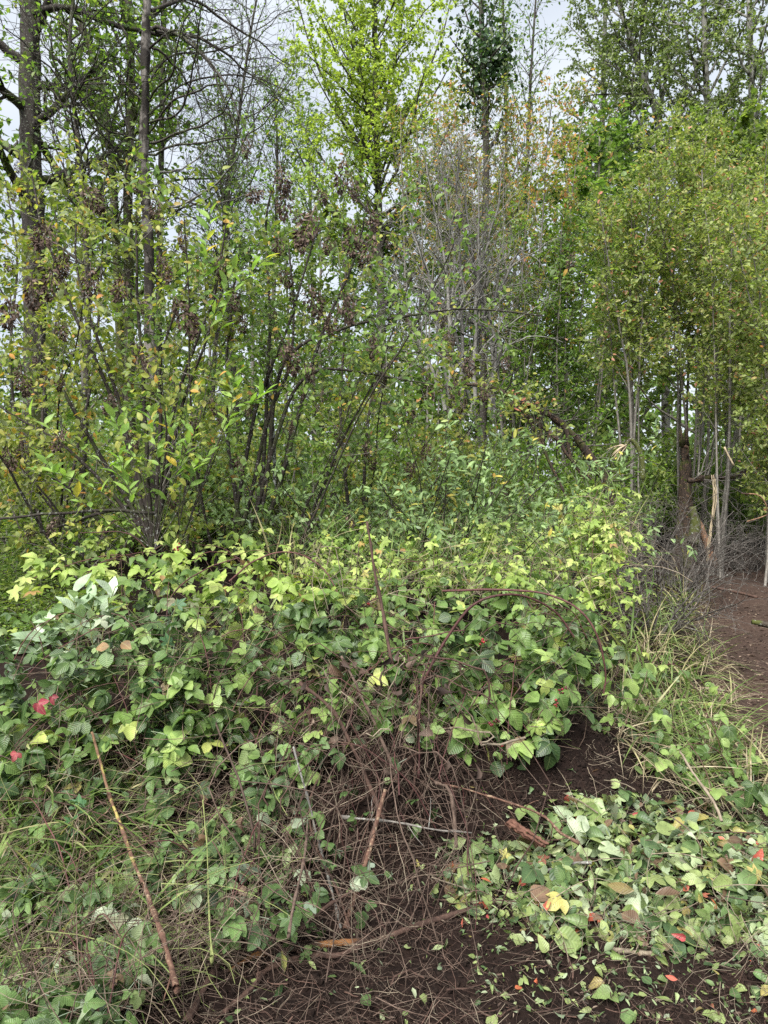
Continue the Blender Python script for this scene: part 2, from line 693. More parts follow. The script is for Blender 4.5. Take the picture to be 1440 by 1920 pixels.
def bark_mat(name, c1, c2, scale=30, stretch=.25, moss=None, moss_amt=.5, lichen=None, lichen_amt=.0, bump=.6, rough=.85, var=.0, grad=None):
    m, nt, out = new_mat(name)
    tc = nt.nodes.new('ShaderNodeNewGeometry')
    mp = nt.nodes.new('ShaderNodeMapping')
    mp.inputs['Scale'].default_value = (1, 1, stretch)
    nt.links.new(tc.outputs['Position'], mp.inputs['Vector'])
    no = nt.nodes.new('ShaderNodeTexNoise')
    no.inputs['Scale'].default_value = scale
    no.inputs['Detail'].default_value = 6
    no.inputs['Roughness'].default_value = .65
    nt.links.new(mp.outputs[0], no.inputs['Vector'])
    r = ramp(nt, [(.32, c1), (.68, c2)])
    nt.links.new(no.outputs['Fac'], r.inputs['Fac'])
    col = r.outputs['Color']
    at_ = nt.nodes.new('ShaderNodeAttribute')
    at_.attribute_name = 'rnd'
    if var:
        v = nt.nodes.new('ShaderNodeMapRange')
        v.inputs['To Min'].default_value = 1 - var
        v.inputs['To Max'].default_value = 1 + var
        nt.links.new(at_.outputs['Fac'], v.inputs['Value'])
        col = mixc(nt, 1.0, col, v.outputs['Result'], 'MULTIPLY')
    if moss:
        n3 = nt.nodes.new('ShaderNodeTexNoise')
        n3.inputs['Scale'].default_value = 5.0
        n3.inputs['Detail'].default_value = 5
        nt.links.new(tc.outputs['Position'], n3.inputs['Vector'])
        k = nt.nodes.new('ShaderNodeMapRange')
        k.inputs['From Min'].default_value = .62 - .3 * moss_amt
        k.inputs['From Max'].default_value = .70 - .3 * moss_amt
        nt.links.new(n3.outputs['Fac'], k.inputs['Value'])
        col = mixc(nt, k.outputs['Result'], col, moss)
    if lichen:
        n4 = nt.nodes.new('ShaderNodeTexNoise')
        n4.inputs['Scale'].default_value = 45.0
        n4.inputs['Detail'].default_value = 4
        nt.links.new(tc.outputs['Position'], n4.inputs['Vector'])
        k = nt.nodes.new('ShaderNodeMapRange')
        k.inputs['From Min'].default_value = .66 - .25 * lichen_amt
        k.inputs['From Max'].default_value = .72 - .25 * lichen_amt
        nt.links.new(n4.outputs['Fac'], k.inputs['Value'])
        col = mixc(nt, k.outputs['Result'], col, lichen)
    b = nt.nodes.new('ShaderNodeBsdfPrincipled')
    nt.links.new(col, b.inputs['Base Color'])
    b.inputs['Roughness'].default_value = rough
    b.inputs['Specular IOR Level'].default_value = .25
    bu = nt.nodes.new('ShaderNodeBump')
    bu.inputs['Strength'].default_value = bump
    bu.inputs['Distance'].default_value = .01
    nt.links.new(no.outputs['Fac'], bu.inputs['Height'])
    nt.links.new(bu.outputs['Normal'], b.inputs['Normal'])
    nt.links.new(b.outputs[0], out.inputs['Surface'])
    return m


def soil_mat(name, c1, c2, c3, scale=14.0):
    m, nt, out = new_mat(name)
    g = nt.nodes.new('ShaderNodeNewGeometry')
    a = nt.nodes.new('ShaderNodeTexNoise')
    a.inputs['Scale'].default_value = scale
    a.inputs['Detail'].default_value = 9
    a.inputs['Roughness'].default_value = .72
    nt.links.new(g.outputs['Position'], a.inputs['Vector'])
    r = ramp(nt, [(.3, c1), (.55, c2), (.75, c3)])
    nt.links.new(a.outputs['Fac'], r.inputs['Fac'])
    big = nt.nodes.new('ShaderNodeTexNoise')
    big.inputs['Scale'].default_value = 1.3
    big.inputs['Detail'].default_value = 3
    nt.links.new(g.outputs['Position'], big.inputs['Vector'])
    k = nt.nodes.new('ShaderNodeMapRange')
    k.inputs['From Min'].default_value = .3
    k.inputs['From Max'].default_value = .7
    k.inputs['To Min'].default_value = .75
    k.inputs['To Max'].default_value = 1.2
    nt.links.new(big.outputs['Fac'], k.inputs['Value'])
    col = mixc(nt, 1.0, r.outputs['Color'], k.outputs['Result'], 'MULTIPLY')
    v = nt.nodes.new('ShaderNodeTexNoise')
    v.inputs['Scale'].default_value = 95
    v.inputs['Detail'].default_value = 6
    nt.links.new(g.outputs['Position'], v.inputs['Vector'])
    b = nt.nodes.new('ShaderNodeBsdfPrincipled')
    nt.links.new(col, b.inputs['Base Color'])
    b.inputs['Roughness'].default_value = .95
    b.inputs['Specular IOR Level'].default_value = .15
    bu = nt.nodes.new('ShaderNodeBump')
    bu.inputs['Strength'].default_value = .9
    bu.inputs['Distance'].default_value = .012
    nt.links.new(math_node(nt, 'ADD', a.outputs['Fac'], v.outputs['Fac']), bu.inputs['Height'])
    nt.links.new(bu.outputs['Normal'], b.inputs['Normal'])
    nt.links.new(b.outputs[0], out.inputs['Surface'])
    return m


M = {}
M['soil'] = soil_mat('soil', (.0075, .0043, .0033), (.018, .0102, .0078), (.034, .0205, .015))
M['path'] = soil_mat('path_soil', (.028, .017, .0125), (.058, .037, .028), (.098, .067, .051), 22)
M['clod'] = soil_mat('clod_soil', (.010, .006, .005), (.024, .015, .0115), (.044, .029, .023), 60)
M['furrow'] = bark_mat('furrowed_bark', (.016, .013, .011), (.062, .052, .045), 34, .2, (.055, .065, .018), .35, (.16, .17, .14), .25, .9)
M['snag'] = bark_mat('weathered_wood', (.10, .088, .078), (.26, .235, .21), 40, .08, (.034, .028, .024), .62, None, 0, .7)
M['dark_twig'] = bark_mat('dark_twig_bark', (.022, .018, .015), (.065, .054, .046), 60, .4, (.055, .06, .03), .35, (.19, .20, .17), .25, .4, var=.3)
M['grey_twig'] = bark_mat('grey_twig_bark', (.085, .080, .072), (.22, .21, .19), 60, .3, None, 0, (.33, .34, .30), .25, .4, var=.35)
M['mossy'] = bark_mat('mossy_bark', (.028, .022, .017), (.075, .06, .045), 45, .4, (.060, .068, .016), .75, (.20, .21, .17), .3, .7)
M['pale_bark'] = bark_mat('pale_smooth_bark', (.14, .135, .12), (.34, .33, .30), 25, 2.5, (.06, .055, .04), .45, None, 0, .3)
M['sapling_bark'] = bark_mat('sapling_bark', (.085, .075, .065), (.22, .20, .175), 40, .3, None, 0, (.26, .26, .23), .3, .35, var=.35)
M['stem_dark'] = bark_mat('dark_stem_bark', (.020, .016, .014), (.060, .048, .040), 60, .3, (.05, .055, .025), .3, (.22, .22, .20), .22, .4, var=.3)
M['cane_red'] = bark_mat('red_cane_bark', (.045, .018, .017), (.115, .048, .042), 70, .4, None, 0, None, 0, .3, .6, var=.25)
M['cane_dead'] = bark_mat('dead_cane_bark', (.055, .036, .027), (.15, .105, .080), 70, .3, None, 0, None, 0, .4, var=.5)
M['cane_pale'] = bark_mat('dry_pale_stalk', (.13, .10, .07), (.29, .24, .175), 60, .2, None, 0, None, 0, .3, var=.35)
M['cane_brown'] = bark_mat('brown_cane_bark', (.038, .022, .017), (.105, .062, .046), 70, .3, None, 0, None, 0, .4, var=.4)
M['root_torn'] = bark_mat('torn_root_wood', (.10, .038, .018), (.36, .17, .06), 45, .5, (.045, .028, .020), .55, None, 0, .6)
M['wood_fresh'] = bark_mat('split_pale_wood', (.24, .18, .11), (.46, .38, .26), 50, .1, None, 0, None, 0, .5)
M['wood_orange'] = bark_mat('stripped_orange_wood', (.12, .06, .032), (.28, .165, .10), 40, .2, (.05, .03, .022), .45, None, 0, .6)
M['bark_chunk'] = bark_mat('bark_chunk', (.055, .024, .016), (.17, .085, .058), 40, .6, None, 0, None, 0, .9)
M['green_stalk'] = bark_mat('green_stalk', (.13, .15, .05), (.24, .26, .10), 50, .3, None, 0, None, 0, .2, var=.3)

Y = lambda s: tuple(s)
M['lf_far'] = leaf_mat('far_foliage', [(0, (.050, .090, .028)), (.4, (.085, .140, .036)), (.8, (.13, .195, .05)), (1, (.18, .23, .07))], .5)
M['lf_far2'] = leaf_mat('far_foliage_olive', [(0, (.065, .10, .026)), (.5, (.115, .160, .040)), (1, (.19, .22, .06))], .5)
M['lf_yellowtree'] = leaf_mat('yellow_green_foliage', [(0, (.16, .225, .040)), (.5, (.225, .295, .056)), (1, (.31, .37, .09))], .55, tr_tint=(1.35, 1.4, .7))
M['lf_aspen'] = leaf_mat('grey_green_foliage', [(0, (.075, .105, .040)), (.5, (.125, .160, .060)), (.85, (.17, .205, .082)), (1, (.25, .28, .16))], .48)
M['lf_thicket'] = leaf_mat('thicket_foliage', [(0, (.085, .122, .033)), (.35, (.145, .186, .050)), (.7, (.21, .248, .080)), (.945, (.27, .26, .10)), (.965, (.34, .18, .11)), (1, (.36, .15, .11))], .45)
M['lf_sapling'] = leaf_mat('sapling_foliage', [(0, (.060, .110, .026)), (.5, (.105, .170, .038)), (.97, (.175, .235, .055)), (1, (.26, .24, .06))], .5)
M['lf_red'] = leaf_mat('reddening_foliage', [(0, (.09, .115, .03)), (.5, (.19, .21, .06)), (.70, (.27, .23, .08)), (.86, (.33, .17, .08)), (1, (.36, .15, .08))], .5)
M['lf_dark'] = leaf_mat('dark_ivy_foliage', [(0, (.014, .032, .012)), (.6, (.030, .062, .020)), (1, (.055, .10, .03))], .2, .35)
M['lf_spray'] = leaf_mat('olive_shrub_foliage', [(0, (.080, .112, .024)), (.35, (.145, .180, .036)), (.7, (.210, .240, .052)), (.94, (.28, .27, .06)), (.965, (.36, .22, .045)), (1, (.36, .17, .05))], .42, .5, under=(.22, .25, .13))
M['lf_spray2'] = leaf_mat('green_shrub_foliage', [(0, (.055, .105, .024)), (.5, (.105, .170, .036)), (.96, (.175, .240, .055)), (.98, (.30, .22, .05)), (1, (.36, .14, .05))], .42, .5, under=(.20, .25, .13))
M['lf_willow'] = leaf_mat('willow_foliage', [(0, (.075, .120, .042)), (.5, (.130, .200, .072)), (.95, (.21, .29, .12)), (.97, (.36, .32, .06)), (1, (.42, .34, .07))], .3, .42, veins=.4, under=(.22, .29, .19))
M['lf_bright'] = leaf_mat('bright_shoot_foliage', [(0, (.14, .24, .05)), (.5, (.20, .31, .07)), (.93, (.27, .38, .10)), (.96, (.45, .36, .05)), (1, (.5, .34, .05))], .42, .4, veins=.6, under=(.26, .34, .16))
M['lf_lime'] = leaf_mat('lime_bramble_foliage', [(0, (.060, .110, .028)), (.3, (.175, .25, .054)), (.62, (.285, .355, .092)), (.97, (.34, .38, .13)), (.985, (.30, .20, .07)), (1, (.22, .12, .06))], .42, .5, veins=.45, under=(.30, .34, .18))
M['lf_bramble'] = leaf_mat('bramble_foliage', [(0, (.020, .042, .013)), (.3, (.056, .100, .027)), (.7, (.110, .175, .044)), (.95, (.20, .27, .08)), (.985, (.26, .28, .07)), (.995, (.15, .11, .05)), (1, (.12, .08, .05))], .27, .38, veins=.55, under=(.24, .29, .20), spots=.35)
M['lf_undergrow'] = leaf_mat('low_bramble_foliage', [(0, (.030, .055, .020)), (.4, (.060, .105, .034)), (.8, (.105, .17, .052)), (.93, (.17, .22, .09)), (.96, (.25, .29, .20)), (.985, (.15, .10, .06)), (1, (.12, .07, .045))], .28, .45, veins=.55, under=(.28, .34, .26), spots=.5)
M['lf_bluegreen'] = leaf_mat('dark_nettle_foliage', [(0, (.030, .080, .034)), (1, (.062, .135, .055))], .25, .45, veins=.7, under=(.18, .25, .16))
M['lf_silver'] = leaf_mat('silvery_foliage', [(0, (.17, .24, .14)), (.6, (.26, .33, .22)), (1, (.40, .46, .36))], .3, .55, veins=.5, under=(.42, .47, .40))
M['lf_heap'] = leaf_mat('cut_leaf', [(0, (.035, .065, .025)), (.2, (.070, .115, .040)), (.45, (.140, .185, .060)), (.65, (.190, .225, .085)), (.8, (.20, .25, .12)), (.885, (.27, .31, .21)), (.895, (.28, .27, .08)), (.92, (.24, .20, .07)), (.93, (.075, .045, .030)), (.985, (.13, .08, .052)), (.988, (.40, .085, .06)), (1, (.40, .12, .05))], .2, .42, veins=.4, under=(.24, .30, .19), spots=.45)
M['lf_redleaf'] = leaf_mat('red_fallen_leaf', [(0, (.19, .020, .032)), (.5, (.28, .045, .05)), (1, (.30, .075, .045))], .2, .45, veins=.5, under=(.33, .14, .12), spots=.5, tr_tint=(1.2, .8, .7))
M['lf_pink'] = leaf_mat('crimson_bramble_leaf', [(0, (.13, .018, .03)), (.5, (.22, .032, .05)), (1, (.26, .055, .06))], .25, .45, veins=.6, under=(.32, .14, .15), spots=.4, tr_tint=(1.2, .7, .8))
M['lf_brown'] = leaf_mat('dead_brown_leaf', [(0, (.055, .030, .022)), (.5, (.10, .058, .042)), (1, (.17, .105, .075))], .12, .7, veins=.5, tr_tint=(1.1, .8, .6))
M['lf_orange'] = leaf_mat('orange_leaf', [(0, (.15, .085, .035)), (1, (.21, .13, .055))], .2, .5, veins=.6, spots=.6, tr_tint=(1.2, .9, .6))
M['grass'] = leaf_mat('grass_blade', [(0, (.075, .12, .030)), (.4, (.12, .175, .05)), (.7, (.18, .225, .08)), (.8, (.26, .235, .12)), (1, (.33, .28, .17))], .35, .45)
M['dry_grass'] = leaf_mat('dry_grass', [(0, (.14, .11, .07)), (.5, (.23, .185, .12)), (1, (.33, .28, .19))], .25, .6, tr_tint=(1.1, 1, .8))
M['litter'] = leaf_mat('dry_litter', [(0, (.025, .016, .012)), (.5, (.055, .036, .027)), (.88, (.10, .07, .05)), (1, (.24, .19, .14))], .1, .7, tr_tint=(1.1, 1, .8))
M['seed'] = leaf_mat('brown_seed_cluster', [(0, (.038, .024, .019)), (.5, (.078, .052, .040)), (1, (.13, .092, .07))], .12, .8, tr_tint=(1.1, .9, .8))
M['berry'] = leaf_mat('red_berry', [(0, (.02, .008, .010)), (.5, (.08, .012, .014)), (1, (.19, .018, .018))], .0, .3)
M['lf_redbush'] = leaf_mat('half_red_foliage', [(0, (.07, .105, .025)), (.6, (.14, .17, .04)), (.82, (.20, .17, .05)), (.9, (.27, .10, .06)), (1, (.30, .10, .07))], .4)
M['stump_bark'] = bark_mat('rotten_stump_bark', (.014, .010, .008), (.060, .042, .032), 26, .3, (.045, .050, .014), .3, (.16, .10, .06), .3, 1.0)
M['chips'] = leaf_mat('path_wood_chips', [(0, (.045, .028, .02)), (.5, (.10, .066, .048)), (.85, (.17, .12, .09)), (1, (.30, .24, .17))], .1, .7, tr_tint=(1.1, 1, .8))
M['lf_pale'] = leaf_mat('pale_leaf_underside', [(0, (.17, .21, .13)), (1, (.25, .29, .20))], .2, .6, veins=.4, spots=.3)
M['brush_twig'] = bark_mat('brown_grey_twig_bark', (.040, .034, .029), (.125, .11, .097), 60, .3, None, 0, (.24, .24, .21), .2, .4, var=.4)

# ------------------------------------------------------------------ ground and path
def graded(lo, hi, step, far, grow_=1.16):
    c = list(np.arange(lo, hi, step))
    s = step
    a = c[-1]
    up = []
    while a < far:
        s *= grow_
        a += s
        up.append(a)
    s = step
    a = c[0]
    dn = []
    while a > -far:
        s *= grow_
        a -= s
        dn.append(a)
    return np.array(dn[::-1] + c + up)


gx, gy = graded(-3.4, 4.4, .036, 420, 1.13), graded(1.2, 6.4, .036, 420, 1.13)
GX, GY = np.meshgrid(gx, gy, indexing='ij')
GZ = H(GX, GY)
gi = np.arange(GX.size).reshape(GX.shape)
gq = np.stack([gi[:-1, :-1], gi[1:, :-1], gi[1:, 1:], gi[:-1, 1:]], -1).reshape(-1, 4)
GV = np.stack([GX.ravel(), GY.ravel(), GZ.ravel()], 1)
ground = tag(obj('ground', mesh_from('ground', GV, [gq]), M['soil']), 'dark bare forest soil rising to a cut bank', kind='structure')
gc = GV[gq].mean(1)
on_path = (path_side(gc[:, 0], gc[:, 1]) > .02) & (gc[:, 1] > 2.6 + 2.4 * n2(gc[:, 0], gc[:, 1], .8, 91) + .5 * (n2(gc[:, 0], gc[:, 1], 7.0, 92) - .5)) & (gc[:, 1] < 16.0) & (gc[:, 0] < 16)
used, inv = np.unique(gq[on_path], return_inverse=True)
tag(obj('path', mesh_from('path', GV[used] + np.array([0, 0, .006]), [inv.reshape(-1, 4)]), M['path']), 'reddish brown trodden dirt path leading into the trees', kind='structure')

# ------------------------------------------------------------------ leaf shapes
HEX = (np.array([(0, 0, 0), (.3, .27, .05), (.7, .2, .0), (1, 0, -.14), (.7, -.2, .0), (.3, -.27, .05)]), [np.array([(0, 3, 2, 1), (0, 5, 4, 3)])],
       np.array([(0, .5), (.3, 1), (.7, .9), (1, .5), (.7, .1), (.3, 0)]))
ROUND = (HEX[0] * np.array([1, 1.55, 1]), HEX[1], HEX[2])
NARROW = (HEX[0] * np.array([1, .55, 1]), HEX[1], HEX[2])
OVATE = leaf_shape(4, .56, .4, .25, .2, .05)
LANCE = leaf_shape(4, .37, .42, .3, .25)
LANCE_B = leaf_shape(5, .36, .42, .35, .12, petiole=.15)


def part_copy(root, loc, rz, sc, label, group=None, cat=None):
    r = root.copy()
    COL.objects.link(r)
    r.location = loc
    r.rotation_euler = (0, 0, rz)
    r.scale = (sc[0], sc[0], sc[1])
    r['label'] = label
    if group:
        r['group'] = group
    for ch in root.children:
        c = ch.copy()
        COL.objects.link(c)
        c.parent = r
    return r


def leafy(name, label, trunk, r0, r1, bark, n1, t0, ang, L1, n2_, L2, m, size, lmat, shapes, group=None, trop1=(0, 0, .06), trop2=(0, 0, 0),
          droop=.25, sides=8, wander=.14, cat='tree', fall=.6, spread=.035, t1=1.0, bark_depth=0, extra=None, crown='crown', ang2=.8, limb_name='limb', face=(0, -.25, 0), upn=1.0):
    base = trunk[0].copy()
    root = thing(name, label, cat, base, group)
    rad = np.linspace(r0, r1, len(trunk))
    tubes('trunk', [(trunk, rad)], bark, root, base, sides, bark=bark_depth)
    l1 = kids(trunk, rad, n1, t0, t1, ang, L1, 7, wander, trop1, .5, fall)
    l1 += [(q, np.linspace(ra, ra * .3, len(q))) for q, ra in (extra or [])]
    l1 = [(q, ra) if len(q) == 8 else (np.stack([np.interp(np.linspace(0, 1, 8), np.linspace(0, 1, len(q)), q[:, a]) for a in range(3)], 1), np.interp(np.linspace(0, 1, 8), np.linspace(0, 1, len(ra)), ra)) for q, ra in l1]
    l2 = []
    for q, ra in l1:
        l2 += kids(q, ra, n2_, .18, 1, ang2, L2, 4, .2, trop2, .5, .35, .003)
    tubes(limb_name, [(q, r, rng.random()) for q, r in l1], bark, root, base, 5, False)
    o = tubes('twig_work', [(q, r, rng.random()) for q, r in l2], bark, root, base, 3, False)
    o['kind'] = 'stuff'
    if m:
        p, d, n = twig_leaves(l2, m, spread, .1, droop, .8, upn, face)
        bulk(crown, shapes, p, d, n, size * rng.uniform(.65, 1.25, len(p)), lmat, root, base)
    return root, l1, l2


def vert(u, d, z1, lean=(0, 0), n=10, wob=.25, z0=None):
    """a trunk line from the ground at column u, depth d, up to height z1"""
    b = G(u, d)
    b[2] -= .08
    t = np.linspace(0, 1, n)[:, None]
    top = np.array([b[0] + lean[0], b[1] + lean[1], z1])
    q = b + (top - b) * t
    s = rng.integers(1e6)
    for ax in (0, 1):
        q[1:, ax] += wob * (vnoise(q[1:], .35, s + ax) - .5)
    return q


# ------------------------------------------------------------------ far wood and the trees in it
N = 22000
u_ = rng.uniform(-500, 1950, N)
d_ = rng.uniform(36, 60, N)
x_ = (u_ - 720) / F * d_
top = 6.0 + 5.0 * n2(x_, d_, .12, 60)
z_ = H(x_, d_) + top * rng.random(N) ** .8
wp = np.stack([x_, d_, z_], 1)
keep = vnoise(wp, .45, 61) > .34
wp = wp[keep]
tag(bulk('woods', [ROUND], wp, rng.normal(size=wp.shape), np.array([0, -.5, .8]) + .6 * rng.normal(size=wp.shape), .42 * rng.uniform(.6, 1.3, len(wp)), M['lf_far']),
    'green mass of far woodland behind all the trees', kind='stuff')

FAR_G = 'green trees deep in the wood'
FAR_L = ['slim dark green tree', 'bushy olive green tree', 'loose mid-green tree']
protos = []
for k in range(3):
    tr = np.array([[0, 0, -.1], [.05, 0, 2], [.1, .05, 4], [0, .1, 6], [.05, 0, 8], [0, 0, 9.4]]) * 1.0
    r_, _, _ = leafy('wood_tree', FAR_L[k], smooth(tr, 2), .10, .02, M['sapling_bark'], 34, .12, .95, [1.9, 2.4, 2.0][k], 7, .8, [17, 17, 13][k], [.14, .14, .15][k],
                     M[['lf_far', 'lf_far2', 'lf_sapling'][k]], [HEX, ROUND], FAR_G, fall=.65, sides=6)
    protos.append(r_)
spots = [(-60, 19, 1.0), (90, 22, .95), (160, 17, .8), (250, 26, 1.1), (330, 19, .72), (400, 24, .85), (470, 18, .72), (540, 22, .9), (600, 17, .74), (650, 25, 1.0), (720, 19, .8),
         (790, 22, .95), (840, 17, .85), (900, 25, 1.15), (960, 19, .95), (1010, 22, 1.1), (1060, 17, .9), (1120, 20, 1.15), (1180, 24, 1.3), (1240, 18, 1.1), (1310, 21, 1.2), (1380, 18, 1.05), (1450, 23, 1.3),
         (1520, 18, 1.2), (-150, 24, 1.2), (30, 28, 1.2), (1490, 28, 1.5)]
PLACES = [(-60, 'beyond the left edge of the furrowed trunk'), (60, 'behind the furrowed trunk'), (170, 'between the furrowed and mossy trunks'), (290, 'behind the dead snag'), (390, 'right of the dead snag'), (480, 'behind the dark upright stems'), (570, 'left of the yellow-green tree'),
          (680, 'under the yellow-green tree'), (780, 'left of the dead grey shrub'), (860, 'behind the dead grey shrub'), (950, 'below the orange tinged leaves'), (1040, 'above the mossy fallen branch'), (1130, 'behind the broken pale branch'), (1220, 'behind the stump'), (1320, 'behind the splintered pole'),
          (1400, 'over the end of the path'), (1500, 'beyond the right edge of the path')]
taken_labels = set()


def placed(head, u, d):
    k = int(np.argmin([abs(u - p[0]) for p in PLACES]))
    for h in (head, head.replace(' tree', ' tree farther back').replace(' bush', ' bush farther back'), head.replace(' tree', ' tree farthest back').replace(' bush', ' bush farthest back')):
        lab = h + ' ' + PLACES[k][1]
        if lab not in taken_labels:
            break
    taken_labels.add(lab)
    return lab


first = [True] * 3
for i, (u, d, s) in enumerate(spots[::2] + spots[1:14:2] + spots[17:24:4]):
    k = i % 3
    g = G(u, d)
    if first[k]:
        o = protos[k]
        first[k] = False
        o.location = g
        o.rotation_euler = (0, 0, i * 1.7)
        o.scale = (s, s, s)
        o['label'] = placed(FAR_L[k], u, d)
    else:
        part_copy(protos[k], g, i * 1.7, (s * rng.uniform(.9, 1.15), s), placed(FAR_L[k], u, d), FAR_G)

UND_G = 'low green bushes under the trees'
UND_L = ['low small-leaved green bush', 'low olive bush']
us = []
for k in range(2):
    root = thing('understory_bush', UND_L[k], 'bush', (0, 0, 0), UND_G)
    st = []
    for j in range(16):
        a = rng.random() * 6.28
        st.append((grow((.1 * math.cos(a), .1 * math.sin(a), -.05), (math.cos(a) * .55, math.sin(a) * .55, 1), rng.uniform(1.2, 2.2), 7, .12, (0, 0, .02)), np.linspace(.013, .004, 8)))
    tw = []
    for q, ra in st:
        tw += kids(q, ra, 9, .2, 1, .9, .5, 4, .2, (0, 0, 0), .5, .3, .002)
    tubes('stem', [(q, r, rng.random()) for q, r in st + tw], M['sapling_bark'], root, None, 4, False)
    p, d, n = twig_leaves(tw, 20, .05)
    bulk('foliage', [HEX], p, d, n, .08 * rng.uniform(.6, 1.3, len(p)), M[['lf_sapling', 'lf_far2'][k]], root)
    us.append(root)
usp = [(-80, 12), (20, 10.5), (120, 13), (60, 8.6), (210, 11), (300, 9.5), (350, 13), (420, 10.2), (490, 12), (560, 9.6), (620, 11.5), (680, 13), (740, 10.5), (800, 12), (870, 11.4), (930, 13),
       (990, 11.6), (1040, 13.4), (1100, 14), (1160, 14.5), (1230, 15.4), (1300, 16.5), (1370, 16), (1440, 16.5), (1500, 15.5), (1090, 10.6), (-10, 15), (180, 15.5), (440, 15), (640, 15.5), (1400, 18.5), (1330, 19), (1130, 12.6), (1200, 13.6), (1270, 14.2), (1340, 14.4), (1420, 14.2), (1160, 16), (1250, 17), (1060, 15)]
for i, (u, d) in enumerate(usp):
    g = G(u, d)
    s = rng.uniform(.85, 1.25)
    if i < 2:
        us[i].location = g
        us[i]['label'] = placed(UND_L[i], u, d)
    else:
        part_copy(us[i % 2], g, i * 2.1, (s, s * rng.uniform(.85, 1.2)), placed(UND_L[i % 2], u, d), UND_G)

GAPS = ['small shaded bush in the dark gap at the left edge', 'low shaded bush under the lime leaves at the left edge', 'shaded bush at the foot of the furrowed trunk', 'small bush in the gap behind the silvery shrub', 'dark little bush lowest in the gap at the left edge', 'low bush left of the bare level branch']
for i, (u, d, s) in enumerate([(-30, 6.4, .36), (50, 6.0, .33), (70, 8.2, .5), (130, 5.6, .3), (10, 5.2, .26), (-60, 7.4, .5)]):
    part_copy(us[i % 2], G(u, d), i * 1.3, (s * 1.6, s), GAPS[i], UND_G)

# ------------------------------------------------------------------ tall trees at the back
# yellow-green tree in the middle
tr = pxline([(712, 1000), (716, 700), (712, 480), (708, 300), (704, 180), (700, -60)], 18, 4)
ex = []
for pts in ([(708, 330), (665, 250), (610, 160), (570, 50), (545, -60)], [(707, 310), (755, 230), (800, 140), (840, 30), (862, -100)], [(706, 250), (680, 150), (650, 50), (630, -80)],
            [(705, 230), (735, 140), (755, 40), (765, -80)], [(712, 420), (650, 350), (590, 280), (545, 190)], [(712, 440), (775, 350), (830, 270), (872, 160)], [(712, 380), (690, 290), (640, 230), (580, 120)], [(712, 360), (740, 280), (790, 220), (850, 110)]):
    q = pxline([(u, v, 18 + dz * k) for (u, v), k, dz in zip(pts, range(9), [rng.normal() * .5] * 9)], None, 2)
    ex.append((q, .04))
leafy('yellow_green_tree', 'tall tree with bright yellow-green leaves and forked dark limbs in the middle', tr, .13, .05, M['dark_twig'], 36, .30, .85, 3.2, 15, 1.2, 36, .090,
      M['lf_yellowtree'], [HEX, ROUND], None, extra=ex, fall=.3, droop=.3)
# aspens on the right
asp = [([(1300, 1000), (1325, 600), (1330, 300), (1322, 100), (1315, -200)], 22, 'tall pale-barked tree at the upper right, trunk bare between leaf masses', 2.7, 30),
       ([(1250, 1000), (1245, 500), (1235, 240), (1195, 120), (1140, -60)], 24, 'tall leaning tree with greyish green leaves, second of the pale trees from the right', 2.6, 30),
       ([(1120, 1000), (1125, 500), (1130, 200), (1140, -150)], 26, 'tall grey-green tree standing left of the pale leaning trunk', 2.0, 26),
       ([(1440, 1000), (1425, 500), (1410, 200), (1400, -200)], 21, 'tall dark grey-green tree at the right edge of the view', 2.4, 30)]
for pts, d, lab, L1, n1 in asp:
    t = pxline(pts, d, 4)
    leafy('pale_barked_tree', lab, t, .16, .06, M['pale_bark'], n1 + 8, .30, .8, L1 * 1.15, 13, 1.1, 25, .105, M['lf_aspen'], [ROUND, HEX], 'pale-barked trees at the upper right', fall=.25, droop=.5, trop2=(0, 0, -.03))
# ivy-wrapped slender tree
t = pxline([(905, 900), (908, 600), (912, 300), (905, 120), (900, -100)], 15, 4)
r_, l1, l2 = leafy('ivy_wrapped_tree', 'slender dark trunk with a clump of dark ivy near the top', t, .085, .05, M['dark_twig'], 16, .5, .8, 1.1, 7, .7, 5, .10, M['lf_aspen'], [HEX], None, fall=.3)
b0 = t[0]
c1 = np.array([P(905, 95, 15) + rng.normal(size=3) * np.array([.34, .30, .70]) for _ in range(650)] + [P(925, 100, 15) + rng.normal(size=3) * .22 for _ in range(500)] + [P(906, 170, 15) + rng.normal(size=3) * np.array([.2, .2, .5]) for _ in range(260)])
bulk('ivy', [ROUND], c1, rng.normal(size=c1.shape) + [0, 0, -.6], rng.normal(size=c1.shape) * .6 + [0, -.8, .5], .095 * rng.uniform(.6, 1.3, len(c1)), M['lf_dark'], r_, b0)
# thin sparse trees against the sky
for pts, d, lab, m_ in [([(975, 900), (985, 400), (995, 150), (1010, -80)], 20, 'thin sparse tree rising in the sky gap beside the ivy trunk', 4),
                        ([(500, 900), (515, 500), (520, 300), (515, 170)], 20, 'thin sparsely leaved tree seen against the pale sky left of centre', 9),
                        ([(590, 900), (585, 500), (580, 330), (575, 230)], 22, 'thin sparse sapling between the yellow-green tree and the pale sky', 10),
                        ([(440, 900), (425, 500), (430, 330), (420, 210)], 21, 'thin sapling with small leaves behind the dead snag branches', 8),
                        ([(960, 900), (950, 400), (948, 150), (940, -80)], 22, 'straight thin tree with few leaves just behind the ivy trunk', 9)]:
    t = pxline(pts, d, 4)
    leafy('sparse_tree', lab, t, .07, .02, M['dark_twig'], 26, .3, .6, 1.7, 8, .8, m_, .10, M['lf_far'], [HEX], None, fall=.5, trop1=(0, 0, .12))

